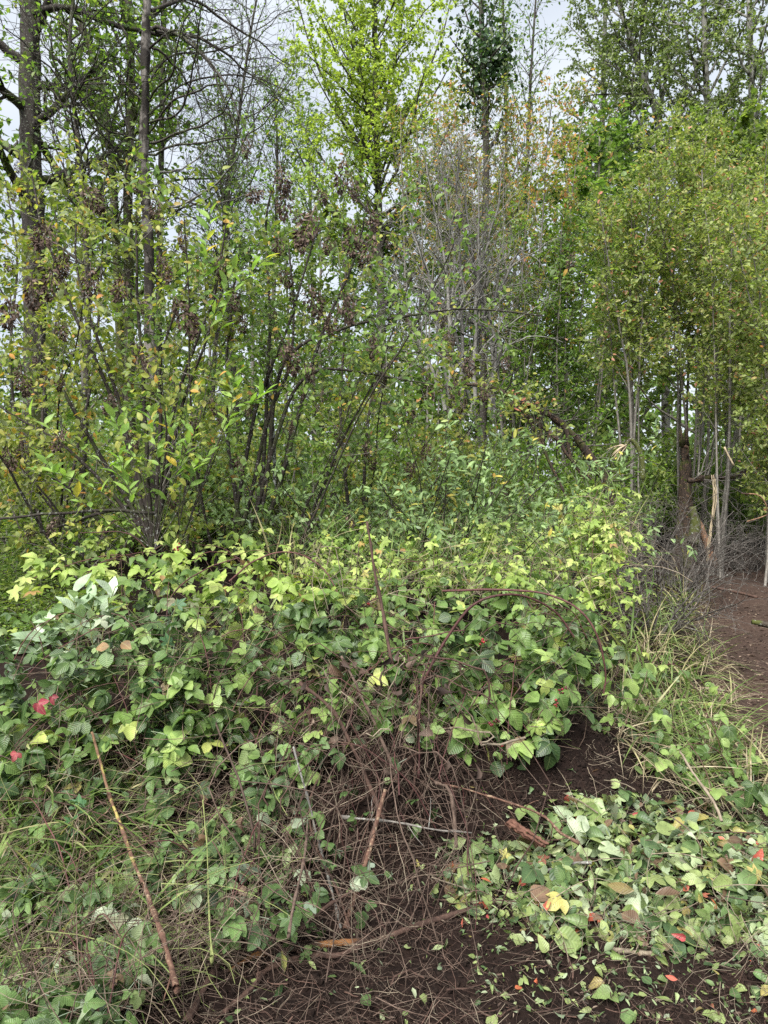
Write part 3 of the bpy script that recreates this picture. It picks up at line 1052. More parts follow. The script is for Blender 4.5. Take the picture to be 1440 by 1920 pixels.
# ------------------------------------------------------------------ left: big trunk, mossy trunks, dead snag
t = pxline([(66, 1085), (63, 900), (66, 700), (63, 500), (58, 300), (56, 100), (60, -250)], 9, 14)
t[0] = G(66, 9) - [0, 0, .1]
ex = [(pxline([(62, 25), (130, 10), (200, 45), (290, 62), (330, 75)], 8.8, 2), .05), (pxline([(62, 165), (110, 160), (160, 150), (210, 110)], 9, 2), .03),
      (pxline([(60, -60), (140, -40), (230, -60), (330, -120)], 9.3, 2), .05)]
leafy('furrowed_tree', 'thick furrowed dark trunk at the left edge with mossy foot', t, .150, .12, M['furrow'], 14, .55, 1.1, 1.8, 10, .75, 13, .085, M['lf_sapling'], [HEX, ROUND], None, extra=ex, fall=.2, sides=40, bark_depth=.035)
for pts, d, lab, r0 in [([(250, 1000), (244, 800), (242, 600), (240, 350), (246, 150), (232, -150)], 10.5, 'dark mossy trunk just left of the pale dead snag', .09),
                        ([(235, 1000), (225, 640), (215, 400), (205, 250), (180, 120), (140, 20), (110, -60)], 11.5, 'crooked dark trunk leaning left behind the mossy trunk', .075),
                        ([(300, 1000), (298, 600), (302, 300), (306, 100), (312, -120)], 12, 'straight thin dark trunk just right of the dead snag', .06)]:
    t = pxline(pts, d, 8)
    t[0] = G(pts[0][0], d) - [0, 0, .1]
    leafy('mossy_tree', lab, t, r0, r0 * .6, M['mossy'] if r0 > .07 else M['dark_twig'], 22, .38, .9, 1.5, 9, .7, 10, .085, M['lf_sapling'], [HEX, ROUND], 'dark trunks near the dead snag', fall=.2, sides=20 if r0 > .1 else 10, bark_depth=.02 if r0 > .1 else 0)

t = pxline([(288, 985), (284, 800), (281, 600), (278, 450), (270, 300), (273, 150), (276, -150)], 8.5, 12)
t[0] = G(288, 8.5) - [0, 0, .1]
snag = thing('dead_snag', 'dead grey snag trunk with long arching leafless branches', 'dead tree', t[0])
rad = np.linspace(.066, .055, len(t)) * (1 + .18 * (n2(t[:, 2] * 2, t[:, 2] * 0, 1.5, 8) - .5))
tubes('trunk', [(t, rad)], M['snag'], snag, t[0], 28, bark=.028, bark_scale=20)
arcs = [[(283, 268), (350, 245), (400, 215), (430, 190), (452, 150)], [(285, 327), (345, 312), (388, 275), (398, 235)], [(285, 372), (330, 385), (400, 347), (445, 295), (468, 215), (476, 120)],
        [(292, 60), (370, 70), (420, 105), (480, 145), (548, 168)], [(285, 55), (355, 85), (410, 150), (440, 200), (482, 285)], [(275, 330), (250, 255), (205, 160), (150, 90)],
        [(280, 190), (325, 130), (345, 40), (385, -20)], [(285, 345), (370, 385), (440, 382), (520, 345)], [(270, 380), (220, 290), (170, 240), (110, 150)], [(274, 120), (230, 40), (190, -30)],
        [(278, 250), (320, 190), (390, 165), (450, 175), (510, 220)], [(277, 60), (240, 130), (232, 260), (215, 380)], [(280, 230), (330, 215), (360, 150), (372, 60), (400, -40)],
        [(284, 20), (350, -10), (430, 40), (500, 90), (560, 130)], [(270, 300), (225, 330), (175, 320), (120, 290)], [(278, 160), (330, 110), (420, 100), (500, 60), (560, 10)],
        [(280, 410), (330, 400), (390, 372), (440, 330)], [(278, 215), (340, 160), (430, 140), (505, 160), (545, 210)], [(280, 290), (340, 270), (420, 260), (490, 235), (530, 180)], [(279, 35), (330, 0), (390, 30), (450, 20)], [(276, 95), (330, 60), (400, 130), (450, 240), (470, 320)], [(272, 200), (230, 150), (180, 60), (150, -20)], [(270, 265), (210, 240), (150, 180), (100, 90)], [(284, 90), (350, 140), (380, 210), (395, 300)]]
al = []
for i, a in enumerate(arcs):
    q = pxline([(p[0], p[1], 8.5 + (0.25 if i % 2 else -.35) * k) for k, p in enumerate(a)], None, 5, .12)
    r = np.linspace(.024 if i in (3, 4, 13, 5) else .015, .004, len(q))
    al.append((q, r))
    obb = tubes('branch', [(q, r, rng.random())], M['grey_twig'] if i in (2, 7, 1) else M['dark_twig'], snag, t[0], 6, False)
tw, tw2 = [], []
for q, r in al:
    tw += kids(q, r, 13, .12, 1, .8, .8, 6, .16, (0, 0, .05), .45, .3, .0025)
for q, r in tw:
    tw2 += kids(q, r, 4, .2, 1, .8, .3, 4, .2, (0, 0, .04), .6, .3, .0018)
o = tubes('twigs', [(q, r, rng.random()) for q, r in tw], M['dark_twig'], snag, t[0], 4, False)
o.name = 'fine_twig_work'
o['kind'] = 'stuff'
o = tubes('fine_twig_work', [(q, r, rng.random()) for q, r in tw2], M['dark_twig'], snag, t[0], 3, False)
o['kind'] = 'stuff'
# fine bare twigs with sparse leaves of a slender tree in front of the sky at the top left
for pts, d, lab, L in [([(460, 1000), (440, 700), (420, 420), (445, 240), (470, 60), (500, -100)], 12.5, 'slender bare-twigged tree against the sky right of the dead snag', 1.9),
                       ([(150, 1000), (165, 600), (150, 300), (130, 100), (150, -100)], 8.2, 'slender crooked tree between the furrowed trunk and the mossy trunk', 1.3),
                       ([(395, 1000), (400, 700), (415, 560), (425, 440), (410, 320)], 11, 'dark broken thin trunk right of the dead snag', .8)]:
    t = pxline(pts, d, 5)
    leafy('bare_twig_tree', lab, t, .045, .015, M['dark_twig'], 38, .3, .9, L, 12, .75, 3, .06, M['lf_sapling'], [HEX], None, fall=.2, wander=.2)

# ------------------------------------------------------------------ right: thicket of slender stems
def clump(name, label, stems, d, lmat, n1, L1, n2_, L2, m, size, r0, bark, group=None, t0=.3, shapes=(HEX,), fall=.45, cat='shrub', droop=.25, dz=.6, ang=.7, spread=.028):
    """stems: list of (u0, v0, u1, v1)"""
    polys = []
    for (u0, v0, u1, v1) in stems:
        dd = d + rng.normal() * dz * .4
        b = P(u0, v0, dd)
        b[2] = float(H(b[0], b[1])) - .05
        tp = P(u1, v1, dd + rng.normal() * dz)
        mid = b * .5 + tp * .5
        mid[0] += (b[0] - tp[0]) * rng.uniform(-.1, .35)
        q = smooth([b, mid + rng.normal(size=3) * .08, tp], 6)
        q[1:, 0] += .10 * (vnoise(q[1:], 1.1, int(rng.integers(1e6))) - .5)
        polys.append(q)
    base = np.mean([q[0] for q in polys], 0)
    root = thing(name, label, cat, base, group)
    l2 = []
    tw = []
    for q in polys:
        s = rng.uniform(.7, 1.25) * r0
        ra = np.linspace(s, s * .3, len(q))
        tubes('stem', [(q, ra, rng.random())], bark, root, base, 6, False)
        l1 = kids(q, ra, n1, t0, 1, ang, L1, 6, .15, (0, 0, .07), .45, fall, .003)
        tw += l1
        for a, r in l1:
            l2 += kids(a, r, n2_, .15, 1, .8, L2, 4, .2, (0, 0, 0), .5, .3, .002)
    o = tubes('twig_work', [(q, r, rng.random()) for q, r in tw + l2], bark, root, base, 3, False)
    o['kind'] = 'stuff'
    if m:
        p, dd, n = twig_leaves(l2, m, spread, .1, droop)
        bulk('crown', list(shapes), p, dd, n, size * rng.uniform(.6, 1.3, len(p)), lmat, root, base)
    return root


def fan(u0, v0, du, utop, dut, v1, dv, n):
    return [(u0 + rng.uniform(-du, du), v0, utop + (i - (n - 1) / 2) * 2 * dut / max(n - 1, 1) + rng.normal() * 6, v1 + rng.uniform(-dv, dv)) for i in range(n)]


TH = 'thicket of slender stems on the right'
clump('slender_thicket', 'leafy clump of close grey stems rising behind the broken pale branch', fan(1190, 880, 16, 1180, 60, 400, 70, 7), 12.2, M['lf_thicket'], 20, .75, 6, .38, 11, .074, .026, M['sapling_bark'], TH, t0=.48)
clump('slender_thicket', 'tallest leafy clump, its dark stems growing out of the broken stump', fan(1290, 900, 22, 1290, 75, 285, 45, 9), 13.2, M['lf_thicket'], 22, .85, 6, .42, 11, .078, .028, M['sapling_bark'], TH, t0=.45)
clump('slender_thicket', 'leafy clump with pale stems beside the splintered upright pole', fan(1345, 910, 12, 1375, 60, 370, 60, 6), 11.6, M['lf_thicket'], 22, .7, 6, .38, 11, .072, .026, M['sapling_bark'], TH, t0=.4)
clump('slender_thicket', 'low leafy clump hanging over the path at the right edge', fan(1450, 930, 20, 1440, 70, 430, 60, 6), 11, M['lf_thicket'], 22, .75, 6, .4, 12, .075, .024, M['sapling_bark'], TH, t0=.2)
clump('slender_thicket', 'thin straight saplings behind the mossy fallen branch', fan(1085, 900, 45, 1090, 70, 430, 80, 8), 14, M['lf_sapling'], 16, .6, 5, .36, 11, .076, .026, M['sapling_bark'], TH, t0=.33)
clump('slender_thicket', 'green saplings between the dead grey shrub and the reddish leaves', fan(985, 900, 40, 990, 70, 470, 70, 7), 13.5, M['lf_sapling'], 16, .6, 5, .36, 11, .076, .024, M['sapling_bark'], TH, t0=.33)
clump('slender_thicket', 'yellow-green saplings furthest right behind the leafy clumps', fan(1400, 900, 40, 1400, 80, 320, 60, 8), 15.5, M['lf_thicket'], 20, .8, 6, .4, 10, .08, .03, M['sapling_bark'], TH, t0=.3)
clump('reddening_tree', 'slender tree with orange and red tinged leaves at the top', fan(985, 900, 30, 965, 130, 235, 45, 9), 14.5, M['lf_red'], 20, .9, 6, .42, 9, .078, .028, M['sapling_bark'], None, t0=.42, cat='tree', fall=.2)
clump('reddening_tree', 'sparser olive and orange leaved tree above the dead grey shrub', fan(820, 900, 30, 830, 80, 230, 50, 6), 15.5, M['lf_red'], 16, .9, 5, .42, 6, .075, .028, M['sapling_bark'], None, t0=.55, cat='tree', fall=.2)

# dead grey shrub: a tangle of bare twigs
root_b = G(870, 11)
dead = thing('dead_grey_shrub', 'tall dead shrub, a dense tangle of bare grey twigs', 'shrub', root_b)
main = [[(925, 780), (918, 640), (905, 540), (920, 430), (935, 330)], [(925, 790), (930, 700), (915, 600), (890, 480), (880, 380), (850, 300)], [(850, 770), (848, 650), (835, 520), (815, 400), (800, 300)],
        [(845, 770), (825, 640), (800, 520), (770, 420), (755, 330)], [(860, 770), (870, 620), (865, 480), (858, 360), (862, 260)], [(870, 780), (895, 650), (930, 540), (975, 470), (978, 500)],
        [(835, 770), (800, 660), (765, 580), (745, 480)], [(880, 780), (880, 600), (900, 420), (905, 300)], [(855, 775), (845, 600), (850, 450), (830, 300)], [(890, 780), (860, 640), (810, 560), (760, 540), (742, 570)]]
tw1, tw2 = [], []
for a in main:
    dd = 11 + rng.normal() * .35
    q = pxline([(p[0], p[1], dd) for p in a], None, 6, .2)
    r = np.linspace(.035, .008, len(q))
    tubes('stem', [(q, r, rng.random())], M['grey_twig'], dead, root_b, 7, False)
    k1 = kids(q, r, 21, .15, 1, .7, 1.15, 8, .22, (0, 0, .03), .5, .3, .003)
    tw1 += k1
    for b, rb in k1:
        tw2 += kids(b, rb, 8, .15, 1, .8, .45, 5, .25, (0, 0, 0), .6, .3, .0025)
o = tubes('fine_twig_work', [(q, r * 1.2, rng.random()) for q, r in tw1 + tw2], M['grey_twig'], dead, root_b, 3, False)
o['kind'] = 'stuff'

# mossy fallen branch leaning right, with reddish leaves
q = pxline([(840, 725), (900, 722), (955, 740), (1010, 765), (1060, 800), (1100, 850), (1135, 905), (1150, 960)], 9.6, 6, .06)
fb = thing('fallen_branch', 'thick dark mossy branch slumped from upper left down to the right', 'branch', q[-1])
tubes('limb', [(q, np.linspace(.028, .065, len(q)) * (1 + .3 * (rng.random(len(q)) - .5)))], M['stump_bark'], fb, q[-1], 14, bark=.02)
for a in ([(990, 780), (1040, 820), (1070, 860), (1110, 900)], [(1010, 765), (1020, 840), (1060, 930)], [(955, 740), (1000, 800), (1030, 870)], [(1060, 800), (1075, 860), (1120, 940)]):
    s = pxline([(p[0], p[1], 9.5) for p in a], None, 4, .05)
    tubes('side_branch', [(s, np.linspace(.03, .015, len(s)))], M['stump_bark'], fb, q[-1], 7, False)
tw = kids(q, np.full(len(q), .04), 60, .1, 1, 1.0, .65, 5, .2, (0, 0, .05), .3, .2, .003)
o = tubes('twig_work', [(a, r, rng.random()) for a, r in tw], M['dark_twig'], fb, q[-1], 4, False)
o['kind'] = 'stuff'
c = np.vstack([P(1000, 765, 9.4) + rng.normal(size=(170, 3)) * [.22, .2, .17], P(970, 745, 9.4) + rng.normal(size=(90, 3)) * [.16, .15, .1]])
rb = thing('reddening_bush', 'small spray of green and red leaves growing through the mossy fallen branch', 'shrub', P(1010, 900, 9.4))
st = [(smooth([P(1010, 900, 9.4), P(1005, 830, 9.4), x], 4), np.linspace(.006, .002, 9), .5) for x in c[::18]]
tubes('stem', st, M['stem_dark'], rb, P(1010, 900, 9.4), 4, False)
bulk('foliage', [OVATE], c, rng.normal(size=c.shape) + [0, -.3, -.3], rng.normal(size=c.shape) * .4 + [0, -.6, .8], .06 * rng.uniform(.6, 1.2, len(c)), M['lf_redbush'], rb, P(1010, 900, 9.4))

# bent dead branch with a torn pale end
q = pxline([(1205, 900), (1204, 865), (1195, 838), (1182, 825), (1170, 838), (1150, 852)], 9.2, 6)
bb = thing('broken_branch', 'dark bent branch with a torn end of pale splintered wood', 'branch', q[0])
tubes('limb', [(q, np.linspace(.035, .02, len(q)))], M['mossy'], bb, q[0], 9)
for k in range(9):
    s = P(1172 + rng.uniform(-4, 4), 834 + rng.uniform(-3, 3), 9.15)
    e = P(1148 + rng.uniform(-14, 20), 858 + rng.uniform(-16, 20), 9.1 + rng.uniform(-.15, .15))
    tubes('splinter', [(smooth([s, (s + e) / 2 + [0, 0, .02], e], 3), np.array([.006, .010, .011, .009, .007, .004, .001]) * rng.uniform(.6, 1.1))], M['wood_fresh'], bb, q[0], 4)

# big broken stump at the end of the path
bs = G(1290, 12.5)
st = thing('broken_stump', 'old broken stump with moss and stripped orange bark at the path end', 'stump', bs)
q = pxline([(1282, 1070), (1284, 980), (1286, 900), (1284, 850), (1282, 822)], 12.5, 8)
q[0] = bs - [0, 0, .1]
rr = np.interp(np.linspace(0, 1, len(q)), [0, .15, .5, 1], [.28, .17, .10, .06])
tubes('trunk', [(q, rr)], M['stump_bark'], st, bs, 36, bark=.06, bark_scale=13)
for k in range(12):
    a = k / 12 * 6.28 + rng.normal() * .2
    b = q[-1] + np.array([math.cos(a) * .07, math.sin(a) * .07, -.14])
    e = b + np.array([rng.normal() * .03, rng.normal() * .03, rng.uniform(.15, .45)])
    tubes('splinter', [(np.array([b, (b + e) / 2, e]), np.array([.03, .02, .004]) * rng.uniform(.5, 1.2))], M['stump_bark'], st, bs, 5)
q2 = pxline([(1338, 1062), (1322, 1010), (1306, 975), (1300, 955)], 10.8, 5)
tubes('bark_slab', [(q2, np.linspace(.075, .04, len(q2)))], M['wood_orange'], st, bs, 12, bark=.03)
q3 = pxline([(1300, 1020), (1303, 985), (1298, 950)], 10.75, 5)
tubes('mossy_slab', [(q3, np.linspace(.10, .06, len(q3)))], M['mossy'], st, bs, 12, bark=.03)
q4 = pxline([(1284, 836), (1290, 842), (1288, 855)], 12.3, 4)
tubes('torn_wood', [(q4, np.array([.02, .03, .03, .03, .025, .02, .02, .015, .01]))], M['wood_orange'], st, bs, 7, bark=.02)
# leaning mossy log to the right of the stump
q = pxline([(1290, 900), (1330, 890), (1375, 890), (1440, 870), (1520, 850)], 12, 6, .1)
lg = thing('leaning_log', 'dark mossy limb reaching right from the broken stump', 'log', q[0])
tubes('limb', [(q, np.linspace(.055, .035, len(q)))], M['stump_bark'], lg, q[0], 14, bark=.03)
tw = kids(q, np.full(len(q), .03), 46, .0, 1, 1.1, 1.2, 6, .12, (0, 0, .15), .4, .2, .006)
for a, r in tw[:40]:
    tubes('shoot', [(a, r, rng.random())], M['sapling_bark'], lg, q[0], 5, False)
# splintered pole
q = pxline([(1338, 890), (1340, 930), (1335, 985), (1330, 1030), (1328, 1060)], 10.2, 5)
sp = thing('splintered_pole', 'upright pole split down to bare pale wood beside the stump', 'pole', q[-1])
for k in range(6):
    a0, a1 = (0, len(q)) if k < 2 else sorted(rng.choice(len(q), 2, False))
    a1 = min(max(a1, a0 + 6), len(q))
    a0 = max(0, a1 - 9) if a1 - a0 < 5 else a0
    w = q[a0:a1][::-1] + rng.normal(size=(a1 - a0, 3)) * .006 + rng.normal(size=3) * [.018, .012, 0]
    tubes('splinter', [(w, np.linspace(.015, .005, len(w)) * rng.uniform(.5, 1.1, len(w)))], M['wood_fresh'], sp, q[-1], 5)
q = pxline([(1334, 1050), (1332, 960), (1331, 900)], 10.25, 4)
tubes('bark_strip', [(q, np.linspace(.02, .008, len(q)))], M['sapling_bark'], sp, q[-1], 5)
q = pxline([(1358, 838), (1366, 855), (1376, 873)], 10.3, 3)
s2 = thing('bare_stick', 'short stripped pale stick caught in the grey twigs above the pole', 'stick', q[0])
tubes('stick', [(q, np.full(len(q), .014))], M['wood_fresh'], s2, q[0], 6)
for a, lab in [([(1400, 978), (1432, 968), (1470, 950)], 'reddish broken stick low at the right edge above the path end'), ([(1390, 925), (1425, 930), (1440, 960), (1442, 1010)], 'bent orange-brown dead branch at the right edge')]:
    q = pxline(a, 9.5, 5)
    s2 = thing('bare_stick', lab, 'stick', q[0])
    tubes('stick', [(q, np.linspace(.010, .006, len(q)))], M['wood_orange'], s2, q[0], 6)
# grey dead brush at the foot of the stump
for (u0, v0, d, n, L, lab) in [(1225, 1130, 7.2, 12, 1.1, 'leafless grey brush with crooked twigs beside the path'), (1270, 1060, 9.8, 16, 1.3, 'bare grey twigs fanning out before the broken stump'),
                               (1170, 960, 10, 16, 1.5, 'bare grey brush below the torn pale branch end'), (1400, 1040, 12, 16, 1.6, 'dark bare brush where the path enters the trees'), (1060, 930, 9.0, 12, 1.2, 'thin bare brush behind the lime green brambles')]:
    b = P(u0, v0, d)
    b[2] = float(H(b[0], b[1])) - .04
    br = thing('bare_brush', lab, 'brush', b, 'bare grey brush near the path')
    s1, s2_ = [], []
    for k in range(int(n * 1.5)):
        a = rng.random() * 6.28
        q = grow(b + [.12 * math.cos(a), .12 * math.sin(a), 0], (math.cos(a) * .7, math.sin(a) * .5, 1.0), L * rng.uniform(.6, 1.25), 9, .16, (.01, 0, -.01))
        r = np.linspace(.012, .003, 10)
        tubes('stem', [(q, r, rng.random())], M['brush_twig'], br, b, 5, False)
        k1 = kids(q, r, 8, .2, 1, .9, .5, 6, .25, (0, 0, 0), .55, .3, .0025)
        s1 += k1
        for a2, r2 in k1:
            s2_ += kids(a2, r2, 3, .2, 1, .8, .22, 4, .25, (0, 0, 0), .7, .3, .002)
    o = tubes('fine_twig_work', [(q, r, rng.random()) for q, r in s1 + s2_], M['brush_twig'], br, b, 4, False)
    o['kind'] = 'stuff'

# ------------------------------------------------------------------ left and centre: shrubs with brown seed heads
def seed_mesh(seed):
    r = np.random.default_rng(seed)
    n = 150
    t = r.random(n) ** .8
    a = r.random(n) * 6.28
    rad = .30 * np.sin(np.pi * np.clip(t * .85 + .12, 0, 1)) * np.sqrt(r.random(n))
    p = np.stack([rad * np.cos(a), rad * np.sin(a), -t], 1)
    d = nrm(np.stack([np.cos(a), np.sin(a), -1.0 + 0 * a], 1) + .4 * r.normal(size=(n, 3)))
    R = frame(d, r.normal(size=(n, 3)))
    v, f, u = HEX
    W = np.einsum('nij,vj->nvi', R, v) * r.uniform(.10, .17, n)[:, None, None] + p[:, None]
    V = W.reshape(-1, 3)
    ff = (f[0][None] + (np.arange(n) * 6)[:, None, None]).reshape(-1, 4)
    ax, fx, _ = tube_arrays([(np.array([[0, 0, .15], [0, 0, -.5], [0.03, 0, -1]]), np.array([.02, .015, .008]))], 4, False)
    return mesh_from('seed_head', np.vstack([V, ax]), [ff, fx[0] + len(V)], np.tile(u, (n, 1)).tolist() and np.vstack([np.tile(u, (n, 1)), np.full((len(ax), 2), .5)]), np.concatenate([np.repeat(r.random(n), 6), np.zeros(len(ax))]))


SEEDS = [seed_mesh(s) for s in range(5)]
for s in SEEDS:
    s.materials.append(M['seed'])


def seed_objects(pts, parent, origin, size=.115):
    for p in pts:
        o = bpy.data.objects.new('seed_head', SEEDS[int(rng.integers(5))])
        COL.objects.link(o)
        o.parent = parent
        o.location = p - origin
        s = size * rng.uniform(.7, 1.3)
        o.scale = (s * rng.uniform(.8, 1.2), s, s * rng.uniform(.9, 1.3))
        o.rotation_euler = (rng.normal() * .25, rng.normal() * .25, rng.random() * 6.28)


def spray_shrub(label, base, px_stems, n_rand, height, reach, lmat, m, size, n_seed, seed_px=(), bark=None, r0=.016, d=6.0, thick=None, lean=(0, 0), n1=9, L1=.75, t0=.25, name='seed_head_shrub'):
    bark = bark or M['stem_dark']
    root = thing(name, label, 'shrub', base)
    polys = []
    for a in px_stems:
        q = pxline([(p[0], p[1], p[2] if len(p) > 2 else d) for p in a], None, 5, .05)
        polys.append((q, np.linspace(r0 * 1.2, r0 * .4, len(q))))
    for k in range(n_rand):
        a = rng.random() * 6.28
        b = base + np.array([.18 * math.cos(a), .18 * math.sin(a), -.05])
        q = grow(b, (math.cos(a) * reach + lean[0], math.sin(a) * reach * .7 + lean[1], 1), height * rng.uniform(.6, 1.12), 12, .07, (math.cos(a) * .02, math.sin(a) * .02, .0))
        polys.append((q, np.linspace(r0 * rng.uniform(.6, 1.1), r0 * .25, 13)))
    l1, l2 = [], []
    for q, r in polys:
        tubes('stem', [(q, r, rng.random())], bark, root, base, 6, False)
        k1 = kids(q, r, n1, t0, 1, .85, L1, 6, .16, (0, 0, .02), .45, .35, .0025)
        l1 += k1
        for a, ra in k1:
            l2 += kids(a, ra, 5, .2, 1, .8, .3, 4, .2, (0, 0, -.02), .5, .3, .0018)
    o = tubes('twig_work', [(q, r * .75, rng.random()) for q, r in l1 + l2], M['sapling_bark'], root, base, 3, False)
    o['kind'] = 'stuff'
    p, dd, n = twig_leaves(l2, m, .025, .1, .3, .8, .8, (0, -.4, 0))
    bulk('foliage', [OVATE], p, dd, n, size * rng.uniform(.6, 1.25, len(p)), lmat, root, base)
    tips = [a[-1] for a, _ in l1]
    pick = rng.permutation(len(tips))[:n_seed]
    seed_objects([tips[i] for i in pick], root, base)
    seed_objects([P(*s) for s in seed_px], root, base, .185)
    hang = [(np.array([P(*s) + [0, 0, .02], P(*s) + [.03, .12, .10], P(*s) + [.08, .35, .12]]), np.array([.002, .003, .004]), .5) for s in seed_px]
    for h in hang:
        tubes('seed_stalk', [h], bark, root, base, 4, False)
    return root


b1, b2, b3, b4 = G(275, 5.6), G(460, 6.1), G(90, 7.2), G(640, 7.6)
spray_shrub('olive shrub with dark arching stems, brown seed heads and orange-tinged leaves at left', b1,
            [[(290, 1010), (240, 830), (205, 700), (170, 600), (148, 500), (143, 400)], [(280, 1000), (180, 840), (90, 680), (30, 590), (-20, 510)], [(275, 1000), (150, 865), (0, 760)],
             [(285, 1000), (300, 830), (302, 700), (325, 600), (370, 500)], [(295, 1000), (320, 780), (365, 640), (400, 560), (420, 420)], [(290, 1000), (330, 830), (350, 740), (395, 600), (400, 470)],
             [(280, 1000), (215, 760), (130, 560), (80, 420), (60, 330)], [(285, 1000), (265, 720), (255, 500), (260, 380)]],
            5, 3.2, .55, M['lf_spray'], 10, .056, 30, [(525, 310, 5.2), (540, 350, 5.2), (480, 355, 5.2), (588, 395, 5.2), (95, 420, 5), (120, 470, 5), (60, 520, 5), (110, 600, 5), (170, 500, 5), (40, 690, 5), (215, 740, 5), (300, 480, 5), (230, 520, 5), (100, 500, 4.9), (20, 560, 5), (160, 350, 5), (330, 560, 5), (255, 640, 5), (440, 540, 5.2), (340, 430, 5.2)], d=5.6)
spray_shrub('shrub of dark upright stems with green leaves and hanging seed heads in the middle', b2,
            [[(440, 980), (475, 800), (500, 720), (545, 610), (572, 520), (600, 420)], [(455, 985), (500, 790), (542, 680), (548, 560), (540, 450)], [(470, 985), (540, 760), (600, 690), (720, 705), (820, 725)],
             [(490, 960), (530, 690), (640, 620), (740, 597), (880, 583), (1015, 594)], [(480, 980), (500, 740), (510, 600), (500, 420), (520, 330)], [(500, 980), (600, 640), (660, 500), (690, 380)],
             [(450, 985), (420, 760), (430, 600), (450, 440)]],
            6, 3.5, .42, M['lf_spray2'], 9, .056, 24, [(640, 540, 5.6), (575, 675, 5.6), (660, 330, 5.8), (600, 350, 5.8), (645, 300, 5.8), (690, 390, 5.8), (660, 420, 5.8), (580, 540, 5.6), (455, 590, 5.6), (530, 640, 5.6), (620, 590, 5.6), (700, 440, 5.8), (560, 430, 5.7), (615, 440, 5.7)], d=6.1, lean=(.1, 0))
spray_shrub('yellowing shrub with long bare stems and seed heads in front of the furrowed trunk', b3,
            [[(200, 1000, 6.2), (130, 920, 6.2), (60, 870, 6.2), (-20, 815, 6.2)], [(100, 1000, 7), (80, 760, 7), (110, 540, 7), (100, 380, 7)], [(80, 1000, 7), (20, 700, 7), (30, 480, 7), (10, 340, 7)],
             [(110, 1000, 7), (170, 700, 7), (190, 480, 7), (200, 330, 7)]],
            6, 4.2, .45, M['lf_spray'], 11, .058, 40, [], d=7)
spray_shrub('drooping shrub with many brown seed heads behind the willow leaves', b4,
            [[(680, 1000), (690, 800), (720, 690), (790, 660), (850, 670)], [(660, 1000), (640, 760), (650, 560), (640, 400)]],
            8, 2.7, .6, M['lf_spray'], 8, .060, 36, [(875, 668, 7.0), (908, 722, 7.0), (795, 688, 7), (852, 712, 7), (840, 650, 7.2), (800, 720, 7.1), (760, 750, 6.9), (745, 800, 6.9), (800, 830, 6.9), (772, 860, 6.8)], d=7.2, t0=.15)
b5, b6 = G(380, 8.8), G(540, 9.8)
spray_shrub('tall green shrub in the middle distance behind the dark upright stems', b5, [], 9, 3.5, .45, M['lf_spray2'], 9, .075, 26, d=8.6, t0=.12)
spray_shrub('yellow-green shrub in the middle distance left of the dead grey shrub', b6, [], 9, 3.3, .42, M['lf_spray'], 9, .075, 24, d=9.4, t0=.12)

# gnarled brown stem with a knob
q = pxline([(512, 965), (525, 900), (540, 850), (550, 800), (556, 790)], 6.3, 6)
gs = thing('gnarled_stem', 'thick gnarled brown stem ending in a knob among the dark stems', 'stem', q[0])
tubes('stem', [(q, np.append(np.linspace(.036, .026, len(q) - 4), [.034, .040, .034, .015]))], M['mossy'], gs, q[0], 12, bark=.012)
q = pxline([(515, 930), (514, 840), (505, 720), (500, 660), (484, 638)], 6.2, 6)
gs = thing('lichen_stem', 'leafless hooked stem speckled with white lichen', 'stem', q[0])
lm = bark_mat('white_lichen_bark', (.05, .045, .04), (.13, .12, .11), 60, .5, None, 0, (.46, .47, .44), .62, .5)
tubes('stem', [(q, np.linspace(.016, .012, len(q)))], lm, gs, q[0], 8)
for a, d, lab in [([(300, 960), (200, 955), (100, 963), (-20, 972)], 5.2, 'long bare grey stem lying almost level at the left edge'), ([(250, 945), (150, 975), (60, 1000), (-20, 1012)], 5.6, 'second bare stem below the level one at the left edge')]:
    q = pxline(a, d, 6, .04)
    s2 = thing('bare_branch', lab, 'branch', q[0])
    tubes('stem', [(q, np.linspace(.014, .009, len(q)))], M['dark_twig'], s2, q[0], 7)


# ------------------------------------------------------------------ bright shoots with long pale leaves
def shoot_plant(label, base, px_stems, d, mat, n_leaf, size, name='leafy_shoot', stem_mat=None, shape=('shoot_leaf', LANCE_B), r=.0045, t0=.35):
    root = thing(name, label, 'shrub', base)
    for a in px_stems:
        q = pxline([(p[0], p[1], p[2] if len(p) > 2 else d) for p in a], None, 6, .02)
        tubes('stem', [(q, np.linspace(r, r * .4, len(q)), rng.random())], stem_mat or M['green_stalk'], root, base, 5, False)
        az = rng.random() * 6
        ps, ds, ns = [], [], []
        for k in range(n_leaf):
            t = t0 + (1 - t0) * (k + .5) / n_leaf
            p, tg = at(q, t)
            az += 2.4
            side = nrm(np.array([math.cos(az), .7 * math.sin(az), .25]) + .6 * tg + rng.normal(size=3) * .15)
            ps.append(p)
            ds.append(side)
            ns.append(nrm(np.array([0, -.35, 1]) + .3 * rng.normal(size=3)))
        leaf_objects('leaf', [shape], np.array(ps), np.array(ds), np.array(ns), size * rng.uniform(.75, 1.2, len(ps)), mat, root, base)
    return root


